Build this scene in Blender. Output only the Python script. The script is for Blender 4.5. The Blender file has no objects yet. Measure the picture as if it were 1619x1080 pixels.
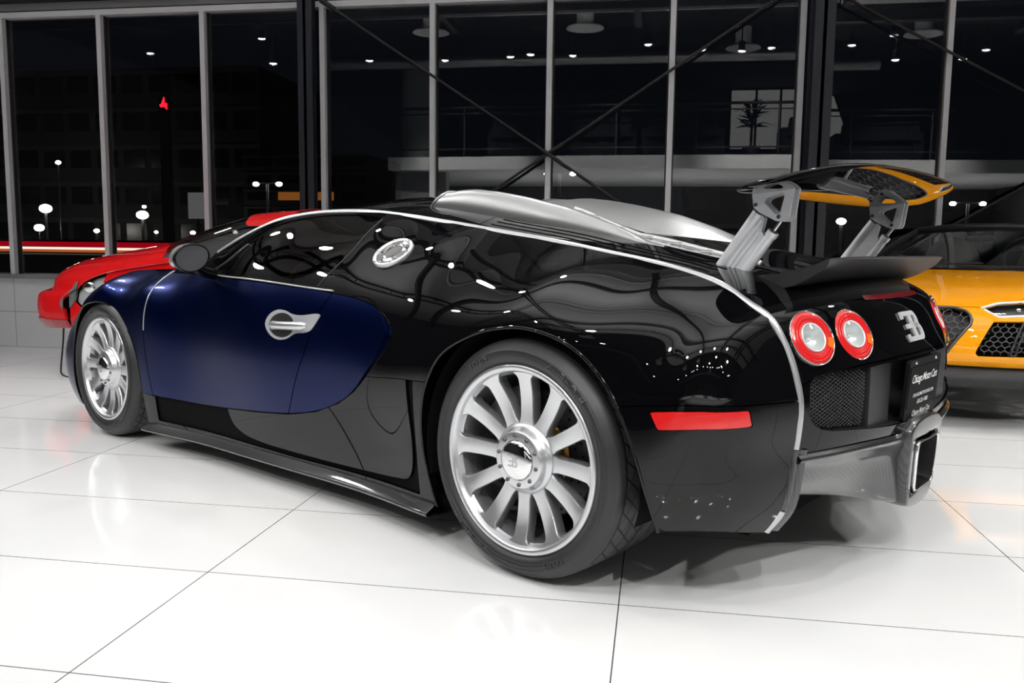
import bpy, math, random
import numpy as np
from mathutils import Vector, Matrix
random.seed(7); np.random.seed(7)
COL = bpy.context.scene.collection
PI = math.pi

# ------------------------------------------------------------------ numpy meshes
class NM:
    """verts, normals (smooth) and faces kept together so cut panels keep the curved surface's shading"""
    def __init__(s, v=None, n=None, f=None):
        s.v = np.zeros((0, 3)) if v is None else np.asarray(v, float)
        s.n = np.zeros((0, 3)) if n is None else np.asarray(n, float)
        s.f = [] if f is None else list(f)
    def add(s, o):
        k = len(s.v); s.v = np.vstack([s.v, o.v]); s.n = np.vstack([s.n, o.n])
        s.f += [tuple(i + k for i in q) for q in o.f]; return s
    def mirror(s):
        m = np.array([1, -1, 1.0])
        return NM(s.v * m, s.n * m, [tuple(reversed(q)) for q in s.f])
    def offset(s, d):
        return NM(s.v + s.n * d, s.n.copy(), s.f)
    def xf(s, M):
        M = np.array(M); R = M[:3, :3]
        v = s.v @ R.T + M[:3, 3]; n = s.n @ np.linalg.inv(R)
        n /= np.linalg.norm(n, axis=1)[:, None] + 1e-12
        return NM(v, n, s.f)

def unit(a):
    return a / (np.linalg.norm(a, axis=-1, keepdims=True) + 1e-12)

def grid(P, flip=False, wrapu=False, wrapv=False):
    P = np.asarray(P, float); nu, nv = P.shape[:2]
    def d(ax, wrap):
        if wrap: return np.roll(P, -1, ax) - np.roll(P, 1, ax)
        return np.gradient(P, axis=ax)
    N = unit(np.cross(d(0, wrapu), d(1, wrapv)))
    if flip: N = -N
    f = []
    for i in range(nu if wrapu else nu - 1):
        a = i * nv; b = ((i + 1) % nu) * nv
        for j in range(nv if wrapv else nv - 1):
            k = (j + 1) % nv
            q = (a + j, b + j, b + k, a + k)
            f.append(tuple(reversed(q)) if flip else q)
    return NM(P.reshape(-1, 3), N.reshape(-1, 3), f)

def clip(m, fld):
    """split m by the zero line of fld (values at verts): returns (negative side, positive side)"""
    g = np.asarray(fld, float).copy(); g[np.abs(g) < 1e-7] = 1e-7
    V = [tuple(x) for x in m.v]; N = [tuple(x) for x in m.n]
    cut = {}
    def mid(a, b):
        k = (a, b) if a < b else (b, a)
        if k in cut: return cut[k]
        t = g[k[0]] / (g[k[0]] - g[k[1]])
        p = m.v[k[0]] * (1 - t) + m.v[k[1]] * t
        n = m.n[k[0]] * (1 - t) + m.n[k[1]] * t
        n = n / (np.linalg.norm(n) + 1e-12)
        V.append(tuple(p)); N.append(tuple(n)); cut[k] = len(V) - 1
        return cut[k]
    neg, pos = [], []
    for q in m.f:
        s = [g[i] > 0 for i in q]
        if all(s): pos.append(q); continue
        if not any(s): neg.append(q); continue
        a, b = [], []
        L = len(q)
        for k in range(L):
            i, j = q[k], q[(k + 1) % L]
            (a if g[i] > 0 else b).append(i)
            if (g[i] > 0) != (g[j] > 0):
                c = mid(i, j); a.append(c); b.append(c)
        if len(a) > 2: pos.append(tuple(a))
        if len(b) > 2: neg.append(tuple(b))
    V = np.array(V); N = np.array(N)
    def pack(fs):
        if not fs: return NM()
        used = sorted({i for q in fs for i in q}); mp = {u: k for k, u in enumerate(used)}
        return NM(V[used], N[used], [tuple(mp[i] for i in q) for q in fs])
    return pack(neg), pack(pos)

def sdf_poly(pts2, poly):
    """signed distance (negative inside) of pts2 (n,2) to a closed polygon"""
    p = np.asarray(pts2, float); poly = np.asarray(poly, float)
    d = np.full(len(p), 1e9); ins = np.zeros(len(p), bool)
    n = len(poly)
    for i in range(n):
        a = poly[i]; b = poly[(i + 1) % n]; e = b - a
        w = p - a; t = np.clip((w @ e) / (e @ e + 1e-12), 0, 1)
        d = np.minimum(d, np.linalg.norm(w - t[:, None] * e, axis=1))
        c = (a[1] > p[:, 1]) != (b[1] > p[:, 1])
        x = a[0] + (p[:, 1] - a[1]) * (b[0] - a[0]) / (b[1] - a[1] + 1e-15)
        ins ^= c & (p[:, 0] < x)
    return np.where(ins, -d, d)

def spl(pts, n=12, closed=False, sharp=()):
    """centripetal-ish Catmull-Rom through the points"""
    P = [np.array(p, float) for p in pts]; m = len(P); out = []
    for i in range(m if closed else m - 1):
        p1, p2 = P[i], P[(i + 1) % m]
        p0 = P[i - 1] if (i > 0 or closed) else 2 * p1 - p2
        p3 = P[(i + 2) % m] if (i + 2 < m or closed) else 2 * p2 - p1
        if i in sharp: p0 = 2 * p1 - p2
        if (i + 1) % m in sharp: p3 = 2 * p2 - p1
        l01 = max(np.linalg.norm(p1 - p0), 1e-6) ** .5; l12 = max(np.linalg.norm(p2 - p1), 1e-6) ** .5; l23 = max(np.linalg.norm(p3 - p2), 1e-6) ** .5
        m1 = (p1 - p0) / l01 - (p2 - p0) / (l01 + l12) + (p2 - p1) / l12
        m2 = (p2 - p1) / l12 - (p3 - p1) / (l12 + l23) + (p3 - p2) / l23
        m1, m2 = m1 * l12, m2 * l12
        for k in range(n):
            t = k / n; t2 = t * t; t3 = t2 * t
            out.append((2 * t3 - 3 * t2 + 1) * p1 + (t3 - 2 * t2 + t) * m1 + (-2 * t3 + 3 * t2) * p2 + (t3 - t2) * m2)
    if not closed: out.append(P[-1])
    return np.array(out)

def resample(c, n):
    c = np.asarray(c, float); L = np.r_[0, np.cumsum(np.linalg.norm(np.diff(c, axis=0), axis=1))]
    t = np.linspace(0, L[-1], n)
    return np.stack([np.interp(t, L, c[:, k]) for k in range(c.shape[1])], 1)

def rim(m, depth):
    """turned-in edge all round an open panel, so it reads as sheet with thickness"""
    cnt = {}
    for q in m.f:
        for k in range(len(q)):
            e = (q[k], q[(k + 1) % len(q)]); cnt[e] = cnt.get(e, 0) + 1
    V, N, F = [], [], []
    for (a, b) in cnt:
        if (b, a) in cnt: continue
        pa, pb, na, nb = m.v[a], m.v[b], m.n[a], m.n[b]
        o = np.cross(pb - pa, na); l = np.linalg.norm(o)
        if l < 1e-9: continue
        o /= l; k = len(V)
        V += [pa, pb, pb - nb * depth, pa - na * depth]; N += [o] * 4
        F.append((k + 1, k, k + 3, k + 2))
    if not V: return NM()
    return NM(np.array(V), np.array(N), F)

def panel(m, depth=.008):
    return NM(m.v, m.n, m.f).add(rim(m, depth))

# ------------------------------------------------------------------ simple solids, as NM
def flatn(v, f):
    """un-shared verts with flat normals"""
    V, N, F = [], [], []
    for q in f:
        P = [np.array(v[i], float) for i in q]
        n = np.zeros(3)
        for i in range(len(P)): n += np.cross(P[i], P[(i + 1) % len(P)])
        n = unit(n); k = len(V); V += P; N += [n] * len(P); F.append(tuple(range(k, k + len(P))))
    return NM(np.array(V), np.array(N), F)

def box(lo, hi):
    x0, y0, z0 = lo; x1, y1, z1 = hi
    v = [(x0, y0, z0), (x1, y0, z0), (x1, y1, z0), (x0, y1, z0), (x0, y0, z1), (x1, y0, z1), (x1, y1, z1), (x0, y1, z1)]
    return flatn(v, [(0, 3, 2, 1), (4, 5, 6, 7), (0, 1, 5, 4), (1, 2, 6, 5), (2, 3, 7, 6), (3, 0, 4, 7)])

def extrude(poly, h0, h1, frame=None):
    """closed 2D outline (ccw) extruded from h0 to h1; frame = (origin, ex, ey, ez)"""
    P = np.asarray(poly, float); n = len(P)
    a = np.sum(P[:, 0] * np.roll(P[:, 1], -1) - np.roll(P[:, 0], -1) * P[:, 1])
    if a < 0: P = P[::-1]
    v = [(p[0], p[1], h0) for p in P] + [(p[0], p[1], h1) for p in P]
    f = [tuple(range(n - 1, -1, -1)), tuple(range(n, 2 * n))] + [(i, (i + 1) % n, n + (i + 1) % n, n + i) for i in range(n)]
    m = flatn(v, f)
    return put(m, frame) if frame is not None else m

def put(m, fr):
    o, ex, ey, ez = [np.array(x, float) for x in fr]
    M = np.eye(4); M[:3, 0] = ex; M[:3, 1] = ey; M[:3, 2] = ez; M[:3, 3] = o
    return m.xf(M)

def tube(path, r, n=12, caps=True, closed=False):
    P = np.asarray(path, float); m = len(P)
    r = np.broadcast_to(np.asarray(r, float), (m,))
    if closed: T = unit(np.roll(P, -1, 0) - np.roll(P, 1, 0))
    else: T = unit(np.gradient(P, axis=0))
    ref = np.array([0, 0, 1.0]) if abs(T[0][2]) < .9 else np.array([1.0, 0, 0])
    U = unit(np.cross(ref, T[0])); rows = []
    for i in range(m):
        U = unit(U - T[i] * (U @ T[i])); W = np.cross(T[i], U)
        a = np.linspace(0, 2 * PI, n, endpoint=False)
        rows.append(P[i] + r[i] * (np.cos(a)[:, None] * U + np.sin(a)[:, None] * W))
    g = grid(np.array(rows), wrapu=closed, wrapv=True, flip=True)
    c = P.mean(0) if closed else None
    # make normals point away from the path
    ctr = np.repeat(P, n, axis=0); g.n = unit(g.v - ctr)
    q = g.f[0]; fn = np.cross(g.v[q[1]] - g.v[q[0]], g.v[q[2]] - g.v[q[0]])
    if fn @ g.n[q[0]] < 0: g.f = [tuple(reversed(x)) for x in g.f]
    if caps and not closed:
        for k, s in ((0, -1), (m - 1, 1)):
            ring = rows[k]; b = NM(ring, np.tile(T[k] * s, (n, 1)), [tuple(range(n)) if s > 0 else tuple(range(n - 1, -1, -1))])
            g.add(b)
    return g

def rod(a, b, r, n=12): return tube([a, b], r, n)

def lathe(prof, n=64, axis='y', hard=()):
    """profile of (radius, height) turned round an axis; hard = profile indices with a crease"""
    pr = [np.array(p, float) for p in prof]; segs = []; cur = [pr[0]]
    for i in range(1, len(pr)):
        cur.append(pr[i])
        if i in hard or i == len(pr) - 1: segs.append(cur); cur = [pr[i]]
    out = NM(); a = np.linspace(0, 2 * PI, n, endpoint=False)
    for s in segs:
        R = []
        for r, h in s: R.append(np.stack([r * np.cos(a), np.full(n, h), r * np.sin(a)], 1))
        g = grid(np.array(R), wrapv=True)
        out.add(g)
    if axis == 'z':
        out = NM(out.v[:, [0, 2, 1]], out.n[:, [0, 2, 1]], [tuple(reversed(q)) for q in out.f]); out.n = out.n
    if axis == 'x':
        out = NM(out.v[:, [1, 0, 2]], out.n[:, [1, 0, 2]], [tuple(reversed(q)) for q in out.f])
    fixn(out); return out

def fixn(m):
    """make face winding agree with the stored normals"""
    for i, q in enumerate(m.f):
        fn = np.zeros(3); P = m.v[list(q)]
        for k in range(len(q)): fn += np.cross(P[k] - P[0], P[(k + 1) % len(q)] - P[0])
        if fn @ m.n[list(q)].sum(0) < 0: m.f[i] = tuple(reversed(q))
    return m

def ball(c, r, n=16):
    r = np.broadcast_to(np.asarray(r, float), (3,)); a = np.linspace(0, 2 * PI, n * 2, endpoint=False); b = np.linspace(0, PI, n)
    R = np.array([[(math.sin(t) * math.cos(p), math.sin(t) * math.sin(p), math.cos(t)) for p in a] for t in b])
    g = grid(R, wrapv=True); g.n = unit(R.reshape(-1, 3) / r); g.v = R.reshape(-1, 3) * r + np.array(c); return fixn(g)

def join(*ms):
    o = NM()
    for m in ms: o.add(m)
    return o

# ------------------------------------------------------------------ linking
def link(name, m, mat, parent=None, mats=None, fmat=None):
    me = bpy.data.meshes.new(name)
    me.from_pydata([tuple(x) for x in m.v], [], [tuple(q) for q in m.f])
    me.polygons.foreach_set('use_smooth', [True] * len(me.polygons))
    for x in (mats or [mat]): me.materials.append(x)
    if fmat is not None: me.polygons.foreach_set('material_index', fmat)
    me.update()
    me.normals_split_custom_set_from_vertices([tuple(x) for x in m.n])
    o = bpy.data.objects.new(name, me); COL.objects.link(o)
    if parent: o.parent = parent
    return o

def thing(name, label, cat, loc=(0, 0, 0), rz=0, group=None):
    o = bpy.data.objects.new(name, None); COL.objects.link(o); o.empty_display_size = .1
    o.location = loc; o.rotation_euler = (0, 0, rz)
    return tag(o, label, cat, group)

def tag(o, label, cat, group=None, kind=None):
    o['label'] = label; o['category'] = cat
    if group: o['group'] = group
    if kind: o['kind'] = kind
    return o

def struct(name, m, mat, parent=None, **k):
    o = link(name, m, mat, parent, **k)
    if parent is None: o['kind'] = 'structure'
    return o

def copy_tree(o, parent=None):
    c = o.copy(); COL.objects.link(c); c.parent = parent
    for ch in o.children: copy_tree(ch, c)
    return c

# ------------------------------------------------------------------ materials
def mat(name, col=(.8, .8, .8), rough=.4, metal=0, coat=0, coat_r=.02, emit=None, es=0, spec=.5, **kw):
    m = bpy.data.materials.new(name); m.use_nodes = True
    b = m.node_tree.nodes['Principled BSDF']
    b.inputs['Base Color'].default_value = (*col, 1); b.inputs['Roughness'].default_value = rough
    b.inputs['Metallic'].default_value = metal; b.inputs['Coat Weight'].default_value = coat
    b.inputs['Coat Roughness'].default_value = coat_r; b.inputs['Specular IOR Level'].default_value = spec
    if emit: b.inputs['Emission Color'].default_value = (*emit, 1); b.inputs['Emission Strength'].default_value = es
    for k, v in kw.items(): b.inputs[k].default_value = v
    return m

def nt(m):
    return m.node_tree.nodes, m.node_tree.links, m.node_tree.nodes['Principled BSDF']

def glassy(name, tint, ior=1.5, extra=0.0):
    """thin clear sheet: tinted see-through with mirror-like reflection"""
    m = bpy.data.materials.new(name); m.use_nodes = True
    N, L = m.node_tree.nodes, m.node_tree.links; N.clear()
    out = N.new('ShaderNodeOutputMaterial'); mx = N.new('ShaderNodeMixShader'); t = N.new('ShaderNodeBsdfTransparent'); g = N.new('ShaderNodeBsdfGlossy')
    f0 = ((ior - 1) / (ior + 1)) ** 2                                   # Schlick, the same from both faces
    ge = N.new('ShaderNodeNewGeometry'); dt = N.new('ShaderNodeVectorMath'); dt.operation = 'DOT_PRODUCT'; L.new(ge.outputs['Incoming'], dt.inputs[0]); L.new(ge.outputs['Normal'], dt.inputs[1])
    def mth(op, a, c=None):
        n = N.new('ShaderNodeMath'); n.operation = op
        for i, v in enumerate((a, c)):
            if v is None: continue
            if isinstance(v, (int, float)): n.inputs[i].default_value = v
            else: L.new(v, n.inputs[i])
        return n.outputs[0]
    fac = mth('ADD', mth('MULTIPLY', mth('POWER', mth('SUBTRACT', 1.0, mth('ABSOLUTE', dt.outputs['Value'])), 5.0), 1 - f0), f0)
    t.inputs['Color'].default_value = (*tint, 1); g.inputs['Roughness'].default_value = 0.0; g.inputs['Color'].default_value = (1, 1, 1, 1)
    L.new(fac, mx.inputs[0]); L.new(t.outputs[0], mx.inputs[1]); L.new(g.outputs[0], mx.inputs[2]); L.new(mx.outputs[0], out.inputs[0])
    return m
# ================================================================== the dark sports car: its surfaces (car frame: x forward from the rear axle, y to its left, z up)
STRIP = np.array([(2.0176, 0.74, 0.9256),(1.8955, 0.7, 0.9895),(1.7061, 0.63, 1.0685),(1.5064, 0.575, 1.1004),(1.2285, 0.545, 1.1024),(0.9763, 0.535, 1.0822),(0.7455, 0.535, 1.055),(0.498, 0.545, 1.0238),(0.1911, 0.57, 0.9854),(-0.0337, 0.6, 0.9533),(-0.2389, 0.635, 0.925),(-0.3352, 0.655, 0.9077),(-0.4598, 0.675, 0.8753),(-0.5537, 0.69, 0.828),(-0.6159, 0.69, 0.7909),(-0.657, 0.68, 0.7221),(-0.6854, 0.672, 0.6434),(-0.6998, 0.668, 0.5701),(-0.698, 0.668, 0.4953),(-0.6919, 0.672, 0.4326),(-0.6758, 0.69, 0.2875),(-0.6369, 0.7, 0.2215)])
CENTRE = np.array([(2.3, 0, 0.85), (2.11, 0, 0.955), (1.88, 0, 1.065), (1.64, 0, 1.132), (1.3, 0, 1.182), (1.0, 0, 1.178), (0.75, 0, 1.152), (0.49, 0, 1.102), (0.17, 0, 1.05), (-0.06, 0, 1.0), (-0.28, 0, 0.957), (-0.38, 0, 0.938), (-0.54, 0, 0.908), (-0.655, 0, 0.867), (-0.718, 0, 0.827), (-0.778, 0, 0.7221), (-0.818, 0, 0.6434), (-0.82, 0, 0.5701), (-0.815, 0, 0.4953), (-0.807, 0, 0.4326), (-0.755, 0, 0.2875), (-0.705, 0, 0.2215)])
NOSE = np.array([(3.52, .50, .34), (3.44, .60, .50), (3.32, .655, .63), (3.12, .70, .745), (2.92, .72, .80), (2.7, .73, .824), (2.4, .745, .838), (2.15, .755, .862)])

# control heights of the side: (x, y, z)
SIDE_CTRL = np.array([
 # front corner and wing
 (3.50, .60, .12), (3.52, .62, .25), (3.45, .68, .40), (3.32, .855, .14), (3.34, .885, .30), (3.31, .875, .45), (3.24, .82, .60),
 (3.08, .955, .16), (3.1, .97, .30), (3.09, .965, .48), (3.03, .93, .635), (2.93, .84, .755),
 (2.71, .975, .62), (2.71, .968, .70), (2.71, .91, .79), (2.35, .965, .30), (2.35, .965, .50), (2.38, .955, .67), (2.38, .895, .78), (2.71, .97, .42),
 # doors
 (2.05, .915, .12), (2.05, .925, .25), (2.05, .93, .45), (2.05, .925, .62), (2.05, .895, .74), (2.0, .835, .83), (1.95, .80, .875),
 (1.6, .90, .12), (1.6, .915, .28), (1.6, .925, .48), (1.6, .915, .65), (1.6, .885, .77), (1.58, .855, .83), (1.56, .79, .91), (1.52, .68, 1.02),
 (1.1, .90, .13), (1.1, .915, .28), (1.1, .925, .48), (1.1, .915, .65), (1.08, .875, .78), (1.06, .845, .83), (1.04, .77, .92), (1.0, .655, 1.02),
 (.62, .915, .13), (.62, .93, .28), (.62, .945, .48), (.62, .93, .65), (.62, .885, .77), (.62, .80, .87), (.62, .685, .965),
 # rear wing
 (.33, .945, .14), (.36, .965, .32), (.38, .98, .5), (.32, .98, .64), (.3, .94, .755), (.3, .855, .845), (.3, .72, .925),
 (0, .985, .5), (0, .988, .70), (-.01, .965, .775), (-.02, .895, .845), (-.03, .76, .908),
 (-.30, .985, .60), (-.28, .965, .70), (-.29, .915, .775), (-.30, .83, .835), (-.32, .735, .875),
 (-.44, .915, .225), (-.44, .955, .30), (-.44, .975, .38), (-.43, .98, .48), (-.45, .955, .62), (-.46, .90, .725), (-.48, .80, .81),
 (-.58, .815, .23), (-.58, .865, .30), (-.585, .895, .39), (-.59, .915, .5), (-.595, .90, .62), (-.60, .83, .72), (-.60, .765, .775),
 (-.650, .765, .29), (-.658, .795, .38), (-.665, .81, .5), (-.665, .80, .62), (-.648, .755, .70)])
for _c in SIDE_CTRL:
    if _c[0] < 1.2 and _c[2] > .75: _c[2] += .009
_C = np.vstack([SIDE_CTRL, STRIP, NOSE])

class RBF:
    """smooth sheet y(x, z) through control points: r^3 kernel plus a plane"""
    def __init__(s, C, lam=2e-4):
        s.p = C[:, [0, 2]]; n = len(C)
        D = np.linalg.norm(s.p[:, None] - s.p[None], axis=2) ** 3 + np.eye(n) * lam
        Q = np.c_[np.ones(n), s.p]; A = np.block([[D, Q], [Q.T, np.zeros((3, 3))]])
        s.w = np.linalg.solve(A, np.r_[C[:, 1], 0, 0, 0])
    def __call__(s, q):
        q = np.asarray(q, float); o = np.zeros(len(q))
        for k in range(0, len(q), 20000):
            b = q[k:k + 20000]
            D = np.linalg.norm(b[:, None] - s.p[None], axis=2) ** 3
            o[k:k + 20000] = D @ s.w[:-3] + np.c_[np.ones(len(b)), b] @ s.w[-3:]
        return o
SIDE = RBF(_C)

def side_patch(nu=420, nv=130):
    top = spl(np.vstack([NOSE, STRIP[:15]])[:, [0, 2]], 10)           # over the wing, the pillar and the roof edge to the tail corner
    top = resample(top, nu)
    bot = spl([(3.50, .12), (3.30, .11), (3.05, .11), (2.7, .10), (2.27, .112), (1.385, .121), (.33, .128), (0, .15), (-.25, .19), (-.44, .234), (-.56, .243), (-.6346, .2239)], 12)
    bot = resample(bot, nu)
    # keep station lines upright: reparametrise bottom so that its x follows the top's x
    fr = np.linspace(0, 1, nu)
    bx = np.interp(fr, [0, .08, .30, .52, .80, .90, 1], [3.50, 3.2, 2.25, 1.3, .1, -.33, -.6346])
    bz = np.interp(-bx, -bot[:, 0], bot[:, 1]); bot = np.stack([bx, bz], 1)
    tx = top[:, 0]
    end = resample(spl(STRIP[14:][::-1][:, [0, 2]], 10), nv); sta = resample(spl([(3.50, .12), (3.55, .22), (3.52, .34)], 10), nv)
    v = np.linspace(0, 1, nv); P = np.zeros((nu, nv, 2))
    for i in range(nu):
        u = i / (nu - 1)
        P[i] = np.outer(1 - v, bot[i]) + np.outer(v, top[i])
        le = np.outer(1 - v, bot[-1]) + np.outer(v, top[-1]); ls = np.outer(1 - v, bot[0]) + np.outer(v, top[0])
        we = max(0, (u - .6) / .4) ** 2; ws = max(0, (.15 - u) / .15) ** 2
        P[i] += we * (end - le) + ws * (sta - ls)
    y = SIDE(P.reshape(-1, 2)).reshape(nu, nv)
    Q = np.stack([P[..., 0], y, P[..., 1]], 2)
    g = grid(Q)
    if g.n[:, 1].mean() < 0: g = grid(Q, flip=True)
    return fixn(g)

def centre_point(S, C, t):
    """skin between the strip (|t| = 1) and the middle line (t = 0)"""
    a = np.abs(t)
    w = .62 * a ** 2 + .38 * a ** 4
    x = C[..., 0] + (S[..., 0] - C[..., 0]) * w
    z = C[..., 2] + (S[..., 2] - C[..., 2]) * (.75 * a ** 2 + .25 * a ** 4)
    valley = np.interp(C[..., 0], [-.62, -.42, .30, .58], [0, .055, .060, 0]) * np.clip(1 - (a / .66) ** 2, 0, 1) ** 2   # the deck dips between the scoops
    return np.stack([x, S[..., 1] * t, z - valley], -1)

def centre_patch(i0, i1, ns, nt_, t0=-1, t1=1, off=0.0):
    S = spl(STRIP, 24); C = spl(CENTRE, 24)
    a, b = i0 * 24, i1 * 24
    k = np.linspace(a, b, ns); ii = np.arange(len(S))
    Sx = np.stack([np.interp(k, ii, S[:, c]) for c in range(3)], 1); Cx = np.stack([np.interp(k, ii, C[:, c]) for c in range(3)], 1)
    t = np.linspace(t0, t1, nt_)
    P = centre_point(Sx[:, None], Cx[:, None], t[None, :])
    g = grid(P)
    if (g.n[:, 2] - g.n[:, 0]).mean() < 0: g = grid(P, flip=True)
    return fixn(g)
# ================================================================== materials
M = {}
M['black_paint'] = mat('black_paint', (.002, .002, .0025), .015, 0, 0, .012, spec=.5, IOR=1.45)
M['blue_paint'] = mat('blue_paint', (.0004, .0085, .080), .28, .92, .55, .012, spec=0, **{'Coat IOR': 1.3})
M['gap'] = mat('gap', (.004, .004, .004), .9, spec=.1)
M['matte_black'] = mat('matte_black', (.012, .012, .013), .55)
M['satin_black'] = mat('satin_black', (.02, .02, .022), .38)
M['rubber'] = mat('rubber', (.045, .045, .046), .55)
M['rubber_gloss'] = mat('rubber_gloss', (.022, .022, .024), .42)
M['silver_strip'] = mat('silver_strip', (.55, .56, .58), .30, .75)
M['chrome'] = mat('chrome', (.9, .9, .91), .06, 1)
M['alloy'] = mat('alloy', (.70, .71, .73), .27, .85)
M['satin_silver'] = mat('satin_silver', (.66, .67, .69), .33, .6)
M['brushed'] = mat('brushed', (.62, .625, .63), .34, 1)
M['strut_metal'] = mat('strut_metal', (.80, .82, .85), .36, .35)
M['dark_metal'] = mat('dark_metal', (.12, .12, .125), .4, 1)
M['lamp_silver'] = mat('lamp_silver', (.78, .79, .80), .22, .35)
M['disc'] = mat('disc', (.09, .09, .092), .45, .6)
M['gold'] = mat('gold', (.45, .25, .06), .4, 1)
M['red_lens'] = mat('red_lens', (.62, .012, .012), .18, 0, 1, .02)
M['red_lens_dark'] = mat('red_lens_dark', (.16, .008, .012), .2, 0, 1, .02)
M['orange_lens'] = mat('orange_lens', (.9, .16, .01), .18, 0, 1, .02)
M['white_print'] = mat('white_print', (.8, .8, .8), .5)
M['plate_black'] = mat('plate_black', (.002, .002, .0025), .5, spec=.08)
M['plate_frame'] = mat('plate_frame', (.004, .004, .0045), .5, spec=.12)
M['leather'] = mat('leather', (.03, .028, .027), .55)
M['car_glass'] = glassy('car_glass', (.16, .165, .17), 1.5)
M['clear_glass'] = glassy('clear_glass', (.92, .95, .94), 1.45)
M['mirror'] = mat('mirror', (.16, .165, .175), .35, .6)

def carbon():
    m = mat('carbon_fibre', (.01, .01, .011), .3, 0, 1, .03); N, L, b = nt(m)
    tc = N.new('ShaderNodeTexCoord'); w1 = N.new('ShaderNodeTexWave'); w2 = N.new('ShaderNodeTexChecker')
    mp = N.new('ShaderNodeMapping'); mp.inputs['Rotation'].default_value = (.5, .6, .78)
    L.new(tc.outputs['Object'], mp.inputs[0]); L.new(mp.outputs[0], w2.inputs['Vector'])
    w2.inputs['Scale'].default_value = 240; w2.inputs['Color1'].default_value = (.004, .004, .005, 1); w2.inputs['Color2'].default_value = (.045, .045, .048, 1)
    L.new(w2.outputs['Color'], b.inputs['Base Color']); N.remove(w1)
    return m
M['carbon'] = carbon()

def brushed_mat():
    m = mat('brushed_aluminium', (.42, .425, .43), .42, 1); N, L, b = nt(m)
    tc = N.new('ShaderNodeTexCoord'); mp = N.new('ShaderNodeMapping'); mp.inputs['Scale'].default_value = (3, 160, 160)
    n = N.new('ShaderNodeTexNoise'); n.inputs['Scale'].default_value = 3; r = N.new('ShaderNodeMapRange')
    r.inputs['To Min'].default_value = .30; r.inputs['To Max'].default_value = .46
    L.new(tc.outputs['Object'], mp.inputs[0]); L.new(mp.outputs[0], n.inputs['Vector']); L.new(n.outputs[0], r.inputs[0]); L.new(r.outputs[0], b.inputs['Roughness'])
    return m
M['scoop'] = brushed_mat()

def tread_mat():
    """directional tread: slanted grooves cut by angle round the tyre and two straight channels"""
    m = mat('tyre_tread', (.022, .022, .023), .6); N, L, b = nt(m)
    tc = N.new('ShaderNodeTexCoord'); sp = N.new('ShaderNodeSeparateXYZ'); L.new(tc.outputs['Object'], sp.inputs[0])
    def mth(op, a, c=None):
        n = N.new('ShaderNodeMath'); n.operation = op
        for i, v in enumerate((a, c)):
            if v is None: continue
            if isinstance(v, (int, float)): n.inputs[i].default_value = v
            else: L.new(v, n.inputs[i])
        return n.outputs[0]
    ang = mth('ARCTAN2', sp.outputs[2], sp.outputs[0]); y = sp.outputs[1]
    ph = mth('ADD', mth('MULTIPLY', ang, 46 / (2 * PI)), mth('MULTIPLY', mth('ABSOLUTE', y), 16.0))
    fr = mth('FRACT', ph); g1 = mth('GREATER_THAN', fr, .16)
    ph2 = mth('ADD', mth('MULTIPLY', ang, 23 / (2 * PI)), mth('MULTIPLY', mth('ABSOLUTE', y), -22.0))
    g2 = mth('GREATER_THAN', mth('FRACT', ph2), .09)
    ch = mth('GREATER_THAN', mth('FRACT', mth('MULTIPLY', mth('ABSOLUTE', y), 15.0)), .12)
    h = mth('MULTIPLY', mth('MULTIPLY', g1, g2), ch)
    bp = N.new('ShaderNodeBump'); bp.inputs['Distance'].default_value = .003; bp.inputs['Strength'].default_value = 1
    L.new(h, bp.inputs['Height']); L.new(bp.outputs[0], b.inputs['Normal'])
    mx = N.new('ShaderNodeMix'); mx.data_type = 'RGBA'; mx.inputs[6].default_value = (.003, .003, .003, 1); mx.inputs[7].default_value = (.060, .060, .061, 1)
    L.new(h, mx.inputs[0]); L.new(mx.outputs[2], b.inputs['Base Color'])
    return m
M['tread'] = tread_mat()

def text_nm(s, size, depth=.0, font_shear=0.0, spacing=1.0, extr=.0, bold=0.0):
    """lettering as a flat (or slightly raised) mesh in the xy plane, starting at the origin"""
    c = bpy.data.curves.new('lettering', 'FONT'); c.body = s; c.size = size; c.shear = font_shear; c.space_character = spacing; c.extrude = extr; c.offset = bold; c.resolution_u = 3
    o = bpy.data.objects.new('lettering', c); COL.objects.link(o)
    dg = bpy.context.evaluated_depsgraph_get(); dg.update()
    me = o.evaluated_get(dg).to_mesh()
    V = np.array([tuple(v.co) for v in me.vertices]); F = [tuple(p.vertices) for p in me.polygons]
    o.evaluated_get(dg).to_mesh_clear(); bpy.data.objects.remove(o); bpy.data.curves.remove(c)
    if extr: return flatn(V, F)
    return NM(V, np.tile([0, 0, 1.0], (len(V), 1)), F)
# ================================================================== the dark two-tone sports car
CAR_LOC = (0.13268, 3.23012, 0); CAR_RZ = 2.58863856
car = thing('sports_car', 'black and dark blue sports car with raised rear wing and silver intake scoops', 'car', CAR_LOC, CAR_RZ)

def both(name, m, mt, parent=car, label=None, kids=None):
    """a left part and its mirror image on the right"""
    a = link(name, m, mt, parent); b = link(name, m.mirror(), mt, parent)
    if label: a['label'] = label; b['label'] = label
    return a, b

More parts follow.
